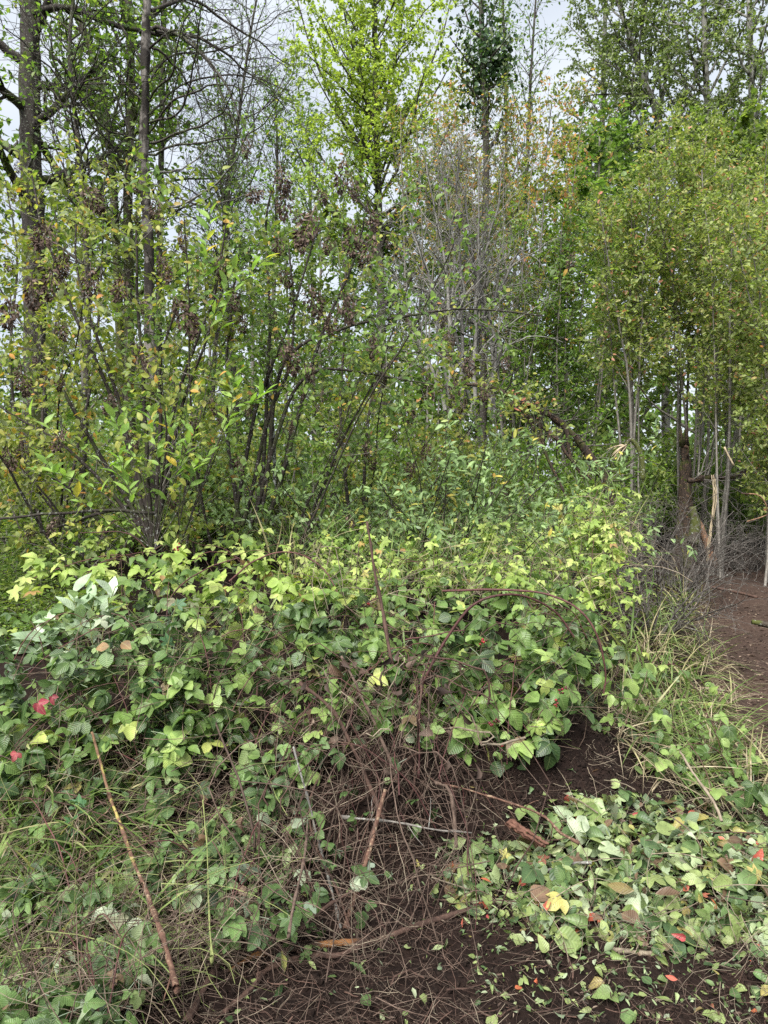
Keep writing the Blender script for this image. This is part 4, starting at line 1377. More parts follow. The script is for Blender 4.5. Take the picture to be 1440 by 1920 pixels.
shoot_plant('bright green shoots with long pale leaves in front of the dark stems at left', G(260, 4.9),
            [[(285, 1030), (270, 900), (235, 830), (215, 780)], [(290, 1030), (300, 900), (290, 820), (280, 770)], [(285, 1030), (230, 900), (130, 830), (50, 775)], [(290, 1030), (330, 900), (325, 830), (310, 790)],
             [(285, 1030), (200, 930), (120, 890), (60, 880)], [(292, 1030), (350, 920), (360, 880), (395, 850)], [(288, 1030), (250, 950), (240, 900), (220, 850)], [(290, 1030), (310, 950), (345, 860), (370, 800)],
             [(286, 1030), (180, 960), (110, 905), (80, 850)]], 4.9, M['lf_bright'], 12, .12, stem_mat=M['stem_dark'])
shoot_plant('tall bright shoots with upright pale leaves above the seed-head shrub', G(330, 5.2),
            [[(330, 1030), (390, 720), (430, 560), (500, 480)], [(330, 1030), (380, 700), (385, 500), (395, 395)], [(335, 1030), (430, 780), (470, 760), (500, 735)], [(330, 1030), (350, 750), (400, 600), (440, 500)], [(335, 1030), (400, 850), (430, 790), (440, 700)]],
            5.2, M['lf_bright'], 14, .13, t0=.5, stem_mat=M['stem_dark'])

# ------------------------------------------------------------------ blue-green willow bushes in the middle
def willow_bush(label, base, n, height, reach, n_obj, m):
    root = thing('willow_bush', label, 'bush', base)
    l1, st = [], []
    for k in range(n):
        a = rng.random() * 6.28
        rr = rng.random() ** .5 * .5
        q = grow(base + [rr * math.cos(a), rr * math.sin(a), -.05], (math.cos(a) * reach, math.sin(a) * reach, 1), height * rng.uniform(.6, 1.1), 9, .10, (math.cos(a) * .04, math.sin(a) * .04, -.01))
        r = np.linspace(.010, .003, 10)
        st.append((q, r, rng.random()))
        l1 += kids(q, r, 8, .15, 1, .8, .5, 5, .14, (0, 0, .02), .5, .3, .002)
    for s in st:
        tubes('stem', [s], M['stem_dark'], root, base, 5, False)
    o = tubes('twig_work', [(q, r, rng.random()) for q, r in l1], M['stem_dark'], root, base, 4, False)
    o['kind'] = 'stuff'
    p, d, nn = twig_leaves(l1, m, .012, .1, .1, .55, .9, (0, -.4, 0))
    s = .070 * rng.uniform(.6, 1.25, len(p))
    near = np.argsort(p[:, 1] - .8 * p[:, 2])[:n_obj]
    rest = np.setdiff1d(np.arange(len(p)), near)
    leaf_objects('leaf', [('willow_leaf', LANCE)], p[near], d[near], nn[near], s[near], M['lf_willow'], root, base)
    bulk('foliage', [LANCE], p[rest], d[rest], nn[rest], s[rest], M['lf_willow'], root, base, kind='stuff')


willow_bush('blue-green narrow-leaved bush in front of the drooping seed heads', G(760, 6.6), 26, 2.25, .55, 150, 18)
willow_bush('blue-green narrow-leaved bush below the dead grey shrub', G(890, 6.9), 26, 2.2, .55, 150, 18)
willow_bush('smaller narrow-leaved bush just left of the lime brambles by the path', G(1000, 7.4), 18, 1.7, .5, 110, 14)
willow_bush('narrow-leaved bush half hidden behind the brown broken stick', G(650, 7.0), 20, 1.9, .5, 90, 14)

# ------------------------------------------------------------------ bramble mound
def Cz(x, y):
    """height of the top of the bramble growth"""
    x = np.asarray(x, float)
    y = np.asarray(y, float)
    xs = [-3, -1.6, -.9, -.45, 0, .5, .9, 1.4, 1.9, 2.6]
    f = np.interp(x, xs, [2.9, 2.9, 3.0, 3.25, 3.42, 3.45, 3.5, 3.85, 4.4, 5.3])
    t = y - f
    h = np.interp(t, [-.25, -.12, 0, .12, .4, 1.0, 1.8, 3.0, 4.0], [0, .15, .55, .85, 1.04, 1.24, 1.37, 1.45, 1.38])
    h = h * (1 - sstep(-.55, .25, path_side(x, y)))
    h = h + .55 * np.exp(-(((x - 1.85) / .38) ** 2 + ((y - 5.7) / .6) ** 2))
    h = h + .38 * (n2(x, y, 2.4, 77) - .5) + .20 * (n2(x, y, 6.0, 78) - .5)
    low = H(x, y) + .13 + .16 * n2(x, y, 4.0, 79)
    return np.maximum(h, low)


def chit(u, v):
    return march(u, v, Cz, 1.8, 8.5, 90, 10)


def cnormal(p):
    e = .06
    dx = (Cz(p[:, 0] + e, p[:, 1]) - Cz(p[:, 0] - e, p[:, 1])) / (2 * e)
    dy = (Cz(p[:, 0], p[:, 1] + e) - Cz(p[:, 0], p[:, 1] - e)) / (2 * e)
    return nrm(np.stack([-np.clip(dx, -1.5, 1.5), -np.clip(dy, -1.5, 1.5), np.ones(len(p))], 1))


TRI = [('bramble_leaf_a', trifoliate(6, .74, .07, .22, .22, seed=1)), ('bramble_leaf_b', trifoliate(6, .80, .06, .12, .32, seed=2, tilt=.45)), ('bramble_leaf_c', trifoliate(6, .66, .08, .3, .1, seed=3, tilt=.1)),
       ('bramble_leaf_d', trifoliate(6, .72, .07, .2, .25, five=True, seed=4)), ('bramble_leaf_e', leaf_shape(7, .86, .45, .15, .2, .05, petiole=.7, power=.7))]
TRI += [('bramble_leaf_f', trifoliate(6, .7, .09, .45, .55, seed=21, tilt=.8)), ('bramble_leaf_g', trifoliate(6, .62, .1, .05, -.15, seed=22, tilt=-.3)), ('bramble_leaf_h', trifoliate(6, .78, .06, .35, .4, five=True, seed=23, tilt=.6))]
PAL = [('lobed_leaf_a', palmate(5, 1.5, 1)), ('lobed_leaf_b', palmate(5, 1.4, 2)), ('lime_leaf_c', trifoliate(6, .62, .12, .28, .3, seed=7, tilt=.4)), ('lime_leaf_d', trifoliate(6, .55, .13, .3, .2, seed=8, tilt=.2)), ('lime_leaf_e', trifoliate(6, .6, .12, .5, .5, seed=9, tilt=.7)), ('lime_leaf_f', leaf_shape(6, .6, .4, .3, .4, .1, petiole=.4))]
TRI_S = [s for _, s in TRI]
PAL_S = [s for _, s in PAL]


def inpoly(u, v, poly):
    c = np.zeros(len(u), bool)
    j = len(poly) - 1
    for i in range(len(poly)):
        (xi, yi), (xj, yj) = poly[i], poly[j]
        with np.errstate(divide='ignore', invalid='ignore'):
            k = ((yi > v) != (yj > v)) & (u < (xj - xi) * (v - yi) / (yj - yi + 1e-9) + xi)
        c ^= k
        j = i
    return c


def sample(poly, n):
    a = np.array(poly, float)
    out = np.zeros((0, 2))
    while len(out) < n:
        q = np.stack([rng.uniform(a[:, 0].min(), a[:, 0].max(), n * 2), rng.uniform(a[:, 1].min(), a[:, 1].max(), n * 2)], 1)
        out = np.vstack([out, q[inpoly(q[:, 0], q[:, 1], poly)]])
    return out[:n]


def bramble(label, poly, n, size, mat, shapes, n_cane=8, n_fill=120, name='bramble', cane_mat=None, tilt=.62, depth=.28, up=.8, r=.0035, berries=(), canes=(), n_run=6):
    uv = sample(poly, n)
    p, ok = chit(uv[:, 0], uv[:, 1])
    p = p[ok]
    nn = cnormal(p)
    p = p - nn * (rng.random(len(p)) ** 1.5 * depth)[:, None]
    c = p.mean(0)
    base = np.array([c[0], c[1] + .15, float(H(c[0], c[1] + .15))])
    root = thing(name, label, 'bramble', base)
    N = nrm(nn * .7 + np.array([0, -.3, up]) + tilt * rng.normal(size=p.shape))
    D = nrm(np.stack([rng.normal(size=len(p)), rng.normal(size=len(p)) - .55, rng.normal(size=len(p)) * .3 - .35], 1))
    s = size * .92 * rng.choice([.45, .7, .9, 1.1, 1.3], len(p), p=[.15, .25, .3, .2, .1]) * rng.uniform(.85, 1.15, len(p))
    leaf_objects('leaf', shapes, p, D, N, s, mat, root, base)
    if n_fill:
        uv = sample(poly, n_fill)
        q, ok = chit(uv[:, 0], uv[:, 1])
        q = q[ok]
        q = q - cnormal(q) * (.08 + .3 * rng.random(len(q)))[:, None]
        q[:, 1] += rng.random(len(q)) * .15
        q[:, 2] = np.maximum(q[:, 2], H(q[:, 0], q[:, 1]) + .03)
        bulk('foliage', [x[1] for x in shapes], q, rng.normal(size=q.shape) + [0, -.3, -.3], rng.normal(size=q.shape) * .6 + [0, -.3, 1], size * .85 * rng.uniform(.6, 1.2, len(q)), mat, root, base, kind='stuff')
    cm = cane_mat or M['cane_brown']
    for k in range(n_cane):
        e = p[int(rng.integers(len(p)))] + [0, 0, -.02]
        b = base + [rng.normal() * .15, rng.normal() * .12, -.04]
        b[2] = float(H(b[0], b[1])) - .03
        m1 = b * .6 + e * .4 + [0, 0, .35 * abs(e[2] - b[2])]
        m2 = b * .25 + e * .75 + [0, 0, .12]
        q = smooth([b, m1, m2, e], 4)
        tubes('cane', [(q, np.linspace(r, r * .45, len(q)), rng.random())], cm, root, base, 5, False)
    # runners arching over the top of the growth
    for k in range(n_run):
        i0 = int(rng.integers(len(p)))
        far = np.argsort(np.abs(np.linalg.norm(p - p[i0], axis=1) - rng.uniform(.35, .8)))[int(rng.integers(0, 4))]
        e0, e1 = p[i0].copy(), p[far].copy()
        t = np.linspace(0, 1, 9)[:, None]
        q = e0 + (e1 - e0) * t
        q[:, 2] = np.maximum(q[:, 2], Cz(q[:, 0], q[:, 1]) - .06) * .5 + q[:, 2] * .5 + .07 * np.sin(np.pi * t[:, 0]) + .01
        q[0, 2] -= .08
        q[-1, 2] -= .05
        q = smooth(q[::2], 3) + np.cumsum(rng.normal(size=(13, 3)) * .002, 0)
        tubes('cane', [(q, np.linspace(.0032, .0014, len(q)), rng.random())], M['cane_red'] if k % 2 else cm, root, base, 5, False)
    for a, rr in canes:
        q = pxline(a, None, 6, .015)
        cn = tubes('cane', [(q, np.linspace(rr, rr * .6, len(q)) * (1 + .12 * (rng.random(len(q)) - .5)), rng.random())], M['cane_red'], root, base, 7, False)
        th = kids(q, np.full(len(q), rr * .45), int(np.linalg.norm(np.diff(q, axis=0), axis=1).sum() / .03), .02, .98, 1.4, .013, 1, .1, (0, 0, -.1), 1.0, 0, rr * .2)
        tubes('thorns', [(a, np.array([rr * .4, .0003]), rng.random()) for a, _ in th], M['cane_red'], cn, base, 3, False)['kind'] = 'stuff'
    for (u, v, d) in berries:
        bm = []
        cc = P(u, v, d)
        k = 5
        ctr = cc + rng.normal(size=(k, 3)) * .010
        bulk('berry', [BERRY], ctr, rng.normal(size=(k, 3)), rng.normal(size=(k, 3)), .0065 * rng.uniform(.7, 1.3, k), M['berry'], root, base)
    return root, base


_th = np.linspace(0, np.pi, 5)
_bv = [(0, 0, 1)] + [(math.sin(t) * math.cos(a), math.sin(t) * math.sin(a), math.cos(t)) for t in _th[1:-1] for a in np.arange(6) * math.pi / 3] + [(0, 0, -1)]
_bt = [(0, 1 + i, 1 + (i + 1) % 6) for i in range(6)] + [(19, 13 + (i + 1) % 6, 13 + i) for i in range(6)]
_bq = [(1 + 6 * r + i, 7 + 6 * r + i, 7 + 6 * r + (i + 1) % 6, 1 + 6 * r + (i + 1) % 6) for r in range(2) for i in range(6)]
BERRY = (np.array(_bv), [np.array(_bt), np.array(_bq)], np.zeros((20, 2)))

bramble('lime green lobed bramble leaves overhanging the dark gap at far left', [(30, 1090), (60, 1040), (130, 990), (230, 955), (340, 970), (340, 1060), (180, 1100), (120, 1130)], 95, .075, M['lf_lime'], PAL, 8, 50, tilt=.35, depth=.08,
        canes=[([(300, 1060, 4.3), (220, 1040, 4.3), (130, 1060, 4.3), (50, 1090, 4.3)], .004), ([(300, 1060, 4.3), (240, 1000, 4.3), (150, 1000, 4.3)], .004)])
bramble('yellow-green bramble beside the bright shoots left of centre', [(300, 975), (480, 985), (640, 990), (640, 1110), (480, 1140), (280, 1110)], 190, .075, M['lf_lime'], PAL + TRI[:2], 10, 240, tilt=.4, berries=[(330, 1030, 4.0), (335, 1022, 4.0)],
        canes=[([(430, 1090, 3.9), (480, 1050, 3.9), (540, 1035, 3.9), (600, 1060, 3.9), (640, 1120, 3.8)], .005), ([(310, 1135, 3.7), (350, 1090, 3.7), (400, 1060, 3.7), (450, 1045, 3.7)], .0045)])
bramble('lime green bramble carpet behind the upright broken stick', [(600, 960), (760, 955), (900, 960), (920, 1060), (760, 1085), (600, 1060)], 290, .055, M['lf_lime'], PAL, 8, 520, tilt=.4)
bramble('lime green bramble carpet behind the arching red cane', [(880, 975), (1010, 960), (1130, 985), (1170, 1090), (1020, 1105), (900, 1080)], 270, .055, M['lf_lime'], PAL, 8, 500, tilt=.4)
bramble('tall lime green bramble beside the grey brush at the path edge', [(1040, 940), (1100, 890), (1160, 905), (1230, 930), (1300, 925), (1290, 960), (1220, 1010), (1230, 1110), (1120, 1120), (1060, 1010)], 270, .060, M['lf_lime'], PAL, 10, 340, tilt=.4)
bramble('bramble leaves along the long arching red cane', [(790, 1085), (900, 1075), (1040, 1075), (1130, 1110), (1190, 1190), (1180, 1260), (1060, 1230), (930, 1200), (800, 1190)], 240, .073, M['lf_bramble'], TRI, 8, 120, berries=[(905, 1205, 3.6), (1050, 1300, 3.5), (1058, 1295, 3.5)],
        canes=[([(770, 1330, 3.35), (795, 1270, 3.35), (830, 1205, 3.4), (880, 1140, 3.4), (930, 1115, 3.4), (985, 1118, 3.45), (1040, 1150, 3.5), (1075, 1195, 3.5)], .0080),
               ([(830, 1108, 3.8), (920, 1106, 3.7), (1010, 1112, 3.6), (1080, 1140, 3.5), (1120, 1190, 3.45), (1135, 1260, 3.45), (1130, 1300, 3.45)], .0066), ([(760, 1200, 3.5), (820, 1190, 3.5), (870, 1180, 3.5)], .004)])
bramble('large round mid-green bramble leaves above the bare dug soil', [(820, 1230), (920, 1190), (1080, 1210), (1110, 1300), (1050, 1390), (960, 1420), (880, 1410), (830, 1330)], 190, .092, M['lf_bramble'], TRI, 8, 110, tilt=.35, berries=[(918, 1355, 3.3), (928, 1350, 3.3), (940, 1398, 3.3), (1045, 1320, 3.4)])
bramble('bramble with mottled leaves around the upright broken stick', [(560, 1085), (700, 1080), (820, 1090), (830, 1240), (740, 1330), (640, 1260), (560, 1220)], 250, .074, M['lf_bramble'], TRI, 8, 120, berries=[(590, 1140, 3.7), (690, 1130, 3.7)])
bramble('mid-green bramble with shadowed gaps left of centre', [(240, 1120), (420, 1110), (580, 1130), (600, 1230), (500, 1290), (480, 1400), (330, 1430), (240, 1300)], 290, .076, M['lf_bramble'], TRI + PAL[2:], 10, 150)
lb, lbase = bramble('bramble with a few crimson leaves at the left edge', [(-20, 1270), (60, 1240), (200, 1230), (330, 1300), (330, 1420), (200, 1500), (60, 1520), (-20, 1500)], 230, .080, M['lf_bramble'], TRI, 8, 120)
for (u, v, s, nz) in [(72, 1318, .052, -.8), (98, 1306, .034, -.5), (32, 1412, .034, -.7)]:
    for o in leaf_objects('leaf', [('crimson_leaf', trifoliate(6, .74, .08, .35, .35, seed=31, tilt=.5))], np.array([P(u, v, 2.85)]), np.array([[.5 + rng.normal() * .3, -.4, -.5]]), np.array([[rng.normal() * .3, nz, .5]]), s, M['lf_pink'], lb, lbase):
        o['label'] = 'crimson autumn leaf'
for (u, v) in [(205, 1212), (228, 1205)]:
    for o in leaf_objects('leaf', [('orange_leaf', leaf_shape(6, .75, .42, .2, .25, .06))], np.array([P(u, v, 3.0)]), np.array([[rng.normal(), -.3, -.1]]), np.array([[0, -.7, .6]]), .06, M['lf_orange'], lb, lbase):
        o['label'] = 'spotted orange leaf'
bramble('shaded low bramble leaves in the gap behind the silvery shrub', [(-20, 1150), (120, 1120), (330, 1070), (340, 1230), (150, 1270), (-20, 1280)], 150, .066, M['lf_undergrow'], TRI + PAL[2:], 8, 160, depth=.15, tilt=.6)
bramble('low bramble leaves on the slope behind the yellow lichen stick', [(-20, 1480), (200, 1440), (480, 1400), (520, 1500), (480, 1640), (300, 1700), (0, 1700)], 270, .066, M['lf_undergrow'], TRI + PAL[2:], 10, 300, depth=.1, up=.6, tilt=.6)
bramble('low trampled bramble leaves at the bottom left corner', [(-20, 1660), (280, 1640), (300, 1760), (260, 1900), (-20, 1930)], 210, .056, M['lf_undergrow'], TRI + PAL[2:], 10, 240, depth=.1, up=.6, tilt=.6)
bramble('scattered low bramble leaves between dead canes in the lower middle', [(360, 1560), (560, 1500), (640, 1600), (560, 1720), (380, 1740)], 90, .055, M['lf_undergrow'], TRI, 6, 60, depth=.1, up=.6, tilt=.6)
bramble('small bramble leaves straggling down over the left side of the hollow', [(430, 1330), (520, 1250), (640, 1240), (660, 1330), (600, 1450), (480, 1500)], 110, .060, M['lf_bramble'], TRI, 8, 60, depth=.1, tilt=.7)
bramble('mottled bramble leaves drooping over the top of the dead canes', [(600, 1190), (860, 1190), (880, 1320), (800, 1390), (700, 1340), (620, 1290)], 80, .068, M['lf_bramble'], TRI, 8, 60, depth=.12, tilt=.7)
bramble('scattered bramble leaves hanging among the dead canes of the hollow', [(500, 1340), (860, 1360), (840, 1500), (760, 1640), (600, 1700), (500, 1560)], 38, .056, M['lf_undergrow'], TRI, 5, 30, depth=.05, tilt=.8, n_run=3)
bramble('low bramble leaves in the long grass beside the path', [(1110, 1250), (1200, 1200), (1330, 1260), (1440, 1420), (1440, 1500), (1300, 1460), (1180, 1400)], 110, .070, M['lf_bramble'], TRI, 8, 60, depth=.08, up=.7)

# silvery plant, dark lobed weed
WIDE = ('wide_leaf', leaf_shape(5, .42, .45, .3, .15, petiole=.12))
shoot_plant('silvery green broad-leaved shrub at the left beside the dark gap', G(150, 3.7),
            [[(170, 1330), (140, 1230), (90, 1200), (60, 1200)], [(170, 1330), (150, 1220), (120, 1170), (85, 1165)], [(175, 1330), (170, 1220), (150, 1160), (135, 1110)], [(175, 1330), (190, 1220), (200, 1150), (215, 1100)],
             [(175, 1330), (120, 1260), (80, 1230), (50, 1215)], [(175, 1330), (180, 1240), (170, 1180), (180, 1120)]], 3.55, M['lf_silver'], 10, .115, 'silvery_shrub', shape=WIDE, t0=.4)
NET = ('weed_leaf', palmate(5, 1.2, 5, .5))
shoot_plant('dark green lobed weed on a pale upright stalk left of centre', G(315, 3.25),
            [[(318, 1420), (308, 1330), (312, 1250), (330, 1120)], [(300, 1420), (290, 1360), (285, 1310), (290, 1290)]], 3.15, M['lf_bluegreen'], 10, .065, 'lobed_weed', shape=NET, t0=.1)
shoot_plant('bright little weed with pointed leaves in the low growth at left', G(250, 2.95), [[(120, 1700), (125, 1600), (140, 1540), (150, 1510)], [(115, 1700), (140, 1650), (155, 1600)]], 2.8, M['lf_bluegreen'], 8, .06, 'lobed_weed', shape=NET, t0=.1)

# ------------------------------------------------------------------ grass
BLADE = [leaf_shape(7, wd, .3, .3, dr) for dr, wd in ((.2, .030), (.55, .034), (1.0, .026), (1.3, .03))]


def grass_at(name, label, zones, mat, L=.34):
    ps, ss = [], []
    for poly, n, l in zones:
        uv = sample(poly, n)
        p = hit(uv[:, 0], uv[:, 1])
        c = rng.integers(0, len(p), len(p) // 7)
        p = p[rng.choice(c, len(p))] + rng.normal(size=p.shape) * [.05, .05, 0]
        p[:, 2] = H(p[:, 0], p[:, 1]) - .01
        ps.append(p)
        ss.append(l * rng.uniform(.5, 1.3, len(p)))
    p = np.vstack(ps)
    d = nrm(rng.normal(size=p.shape) * [.6, .6, .15] + [.1, -.2, .75])
    n = nrm(np.cross(d, np.cross(np.array([0, 0, 1.0]), d)) + .2 * rng.normal(size=p.shape))
    return tag(bulk(name, BLADE, p, d, n, np.concatenate(ss), mat), label, kind='stuff')


grass_at('grass', 'long green grass along the path edge and in the low growth',
         [([(1130, 1250), (1230, 1150), (1320, 1200), (1400, 1400), (1440, 1480), (1300, 1480), (1150, 1380)], 750, .36), ([(1180, 1110), (1280, 1080), (1310, 1160), (1230, 1200)], 240, .38), ([(0, 1450), (180, 1420), (260, 1600), (250, 1800), (0, 1850)], 900, .36),
          ([(1150, 1230), (1200, 1180), (1260, 1180), (1240, 1280)], 60, .40)], M['grass'])
grass_at('dry_grass', 'dry straw-coloured grass lying along the path edge', [([(1100, 1300), (1250, 1170), (1340, 1220), (1440, 1420), (1440, 1540), (1330, 1520), (1180, 1440)], 900, .24), ([(0, 1500), (300, 1450), (480, 1600), (350, 1860), (0, 1900)], 700, .24),
                                                                     ([(1280, 1060), (1320, 1100), (1360, 1300), (1310, 1250)], 200, .2)], M['dry_grass'])
xs_, ys_ = rng.uniform(-.9, 1.9, 700), rng.uniform(4.2, 7.4, 700)
p = np.stack([xs_, ys_, Cz(xs_, ys_) - .25 - .25 * rng.random(700)], 1)
d = nrm(rng.normal(size=p.shape) * [.5, .5, .1] + [0, 0, .9])
tag(bulk('grass', BLADE, p, d, rng.normal(size=p.shape), .42 * rng.uniform(.5, 1.2, 700), M['grass']), 'tall grass coming up through the lime green brambles', kind='stuff')

# ------------------------------------------------------------------ dead canes in the hollow of the bank
hb = G(690, 3.4)
dc = thing('dead_cane_thicket', 'tangle of dead brown bramble canes over the dark hollow in the bank', 'dead canes', hb)
for k in range(235):
    u0, v0 = rng.uniform(490, 900), rng.uniform(1220, 1450)
    d0 = rng.uniform(3.2, 3.6)
    a = P(u0, v0, d0)
    u1, v1 = u0 + rng.normal() * 130 - 20, rng.uniform(1480, 1790)
    b = hit([u1], [v1])[0]
    if rng.random() < .5:
        b = P(u0 + np.clip(rng.normal(), -1.6, 1.6) * 120, v0 + rng.uniform(-20, 200), d0 - rng.uniform(0, .3))
    ln = np.linalg.norm(b - a)
    m1 = a * .7 + b * .3 + rng.normal(size=3) * .16 * ln + [0, -.06, .05]
    m2 = a * .3 + b * .7 + rng.normal(size=3) * .17 * ln + [0, -.03, .03]
    q = smooth([b, m2, m1, a], 4)
    q[1:-1] += rng.normal(size=(len(q) - 2, 3)) * .006
    r = rng.choice([.0010, .0018, .0032, .006], p=[.38, .32, .20, .10])
    tubes('cane', [(q, np.linspace(r, r * .6, len(q)), rng.random())], M[rng.choice(['cane_dead', 'cane_brown', 'cane_pale', 'cane_red'], p=[.40, .40, .12, .08])], dc, hb, 5, False)
# withered leaves and rootlets hanging in the canes
cp = np.array([P(rng.uniform(480, 900), rng.uniform(1230, 1560), rng.uniform(3.1, 3.45)) for _ in range(150)])
bulk('withered_leaves', [leaf_shape(5, .6, .42, .9, .8, .06)], cp, rng.normal(size=cp.shape) + [0, 0, -.8], rng.normal(size=cp.shape) + [0, -.6, .2], .045 * rng.uniform(.5, 1.5, len(cp)), M['litter'], dc, hb, kind='stuff')

# ------------------------------------------------------------------ litter on the ground (nobody could count it)
def sticks(name, label, poly, n, L, r, mats, lift=.05):
    uv = sample(poly, n)
    p = hit(uv[:, 0], uv[:, 1])
    a = rng.random(n) * 6.28
    l = L * rng.uniform(.3, 1.4, n)
    items = []
    for i in range(n):
        d = np.array([math.cos(a[i]), math.sin(a[i]) * .8, 0]) * l[i] * .5
        t = np.linspace(-1, 1, 6)[:, None]
        side = np.array([-d[1], d[0], 0]) * rng.normal() * .35
        q = p[i] + d * t + side * (1 - t ** 2) + np.cumsum(rng.normal(size=(6, 3)) * .006, 0)
        q[:, 2] = np.maximum(H(q[:, 0], q[:, 1]) + .002, p[i][2] + rng.random() * lift + (rng.random() - .5) * lift * t[:, 0] * 1.6)
        rr = r * rng.uniform(.4, 1.5)
        items.append((q, np.linspace(rr, rr * .5, 6), rng.random()))
    tag(tubes(name, items, mats, None, None, 3, False), label, kind='stuff')


ALL_F = [(-260, 1500), (480, 1500), (860, 1640), (860, 1480), (1100, 1480), (1480, 1480), (1800, 1560), (1800, 2080), (-260, 2080)]
sticks('twig_litter', 'thin brown twigs strewn over the dark soil', ALL_F, 2300, .12, .0009, M['cane_dead'], .05)
sticks('twig_litter', 'thin dark twigs strewn over the soil', ALL_F, 1700, .11, .0012, M['cane_brown'], .04)
sticks('straw_litter', 'pale dry straws strewn over the low growth and soil', ALL_F, 560, .16, .0010, M['cane_pale'], .08)
sticks('twig_litter', 'reddish dead bramble stems matted on the slope at lower left', [(0, 1440), (480, 1480), (560, 1800), (200, 1920), (0, 1900)], 520, .28, .0015, M['cane_dead'], .14)
sticks('straw_litter', 'pale straws on the path and its edge', [(1100, 1430), (1250, 1200), (1310, 1080), (1480, 1080), (1850, 1080), (1900, 1600), (1480, 1560), (1200, 1480)], 1200, .12, .0014, M['cane_pale'], .02)
uv = sample([(1290, 1055), (1480, 1050), (1900, 1050), (2100, 1500), (1700, 1760), (1480, 1520), (1380, 1400), (1320, 1200)], 9500)
p = hit(uv[:, 0], uv[:, 1]) + [0, 0, .009]
tag(bulk('wood_chips', [NARROW], p, rng.normal(size=p.shape) * [1, 1, .1], rng.normal(size=p.shape) * .25 + [0, 0, 1], .045 * rng.uniform(.3, 1.4, len(p)), M['chips']), 'shredded brown wood chips scattered on the path', kind='stuff')
uv = sample(ALL_F, 1500)
p = hit(uv[:, 0], uv[:, 1]) + [0, 0, .012]
tag(bulk('leaf_litter', [NARROW], p, rng.normal(size=p.shape) * [1, 1, .4], rng.normal(size=p.shape) * .8 + [0, 0, 1], .018 * rng.uniform(.4, 1.6, len(p)), M['litter']), 'small dry leaf scraps scattered on the dark soil', kind='stuff')
CLOD = (np.array([(1, 0, .1), (.1, .8, 0), (-.9, .2, 0), (0, -1, .2), (.1, 0, .7), (0, .1, -.6)]), [np.array([(0, 1, 4), (1, 2, 4), (2, 3, 4), (3, 0, 4), (1, 0, 5), (2, 1, 5), (3, 2, 5), (0, 3, 5)])], np.zeros((6, 2)))
uv = np.vstack([sample([(300, 1700), (700, 1680), (900, 1720), (1480, 1700), (1800, 1620), (1800, 2060), (-200, 2060), (0, 1850)], 5600), sample([(830, 1400), (1120, 1330), (1250, 1480), (1040, 1540), (860, 1640), (700, 1700), (640, 1600)], 2400)])
p = hit(uv[:, 0], uv[:, 1])
tag(bulk('soil_clods', [CLOD], p, rng.normal(size=p.shape), rng.normal(size=p.shape), .012 * rng.uniform(.2, 1.0, len(p)) ** 2 * 1.7, M['clod']), 'crumbs and clods of dark soil', kind='stuff')

uv = np.vstack([sample(ALL_F, 700), sample([(820, 1600), (1060, 1490), (1480, 1500), (1480, 1940), (900, 1900)], 900)])
p = hit(uv[:, 0], uv[:, 1]) + [0, 0, .014]
tag(bulk('leaf_scraps', [NARROW, HEX, leaf_shape(3, .5, .4, .9, .6)], p, rng.normal(size=p.shape) * [1, 1, .5], rng.normal(size=p.shape) * .8 + [0, 0, 1], .022 * rng.uniform(.4, 1.7, len(p)), M['lf_heap']), 'shredded scraps of green leaf strewn over the soil around the heap', kind='stuff')
sticks('twig_litter', 'short snapped brown twigs lying on the soil', ALL_F, 260, .13, .0032, M['cane_brown'], .03)
sticks('straw_litter', 'dry stems and straws matted from the bottom left to the middle', [(-20, 1700), (560, 1640), (860, 1760), (860, 1940), (-20, 1940)], 300, .22, .0013, M['cane_dead'], .06)
sticks('straw_litter', 'dry grass stems lying through the leaf heap', [(840, 1640), (1060, 1500), (1480, 1540), (1480, 1850), (1000, 1800)], 260, .2, .0014, M['cane_pale'], .12)

uv = np.vstack([sample([(800, 1400), (1120, 1330), (1260, 1480), (1040, 1540), (860, 1660), (640, 1740), (560, 1600)], 700), sample([(300, 1760), (900, 1740), (1480, 1800), (1480, 1960), (0, 1960)], 700), sample([(1300, 1070), (1480, 1060), (1480, 1480), (1340, 1250)], 500)])
p = hit(uv[:, 0], uv[:, 1])
tag(bulk('soil_clods', [CLOD], p, rng.normal(size=p.shape), rng.normal(size=p.shape), .022 * rng.random(len(p)) ** 1.7 + .004, M['clod']), 'larger clods of dark soil on the dug bank, the foreground and the path', kind='stuff')
sticks('rootlets', 'fine pale rootlets in the bare dug soil', [(820, 1400), (1120, 1330), (1260, 1480), (1040, 1540), (860, 1640), (700, 1680)], 420, .09, .0007, M['cane_dead'], .02)

# stalks, straws and thin runners threading through the growth
def threads(name, label, polys, L, r, mat, sides=3):
    items = []
    for poly, n in polys:
        uv = sample(poly, n)
        p, ok = chit(uv[:, 0], uv[:, 1])
        for c in p[ok]:
            d = nrm(rng.normal(size=3) * [1, .7, .7] + [0, 0, .3]) * L * rng.uniform(.35, 1.3) * .5
            t = np.linspace(-1, 1, 7)[:, None]
            q = c + [0, rng.uniform(-.02, .12), rng.uniform(-.14, .03)] + d * t + rng.normal(size=3) * .10 * L * (1 - t ** 2) + np.cumsum(rng.normal(size=(7, 3)) * .004, 0)
            q[:, 2] = np.maximum(q[:, 2], H(q[:, 0], q[:, 1]) + .004)
            rr = r * rng.uniform(.5, 1.4)
            items.append((q, np.linspace(rr, rr * .5, 7), rng.random()))
    tag(tubes(name, items, mat, None, None, sides, False), label, kind='stuff')


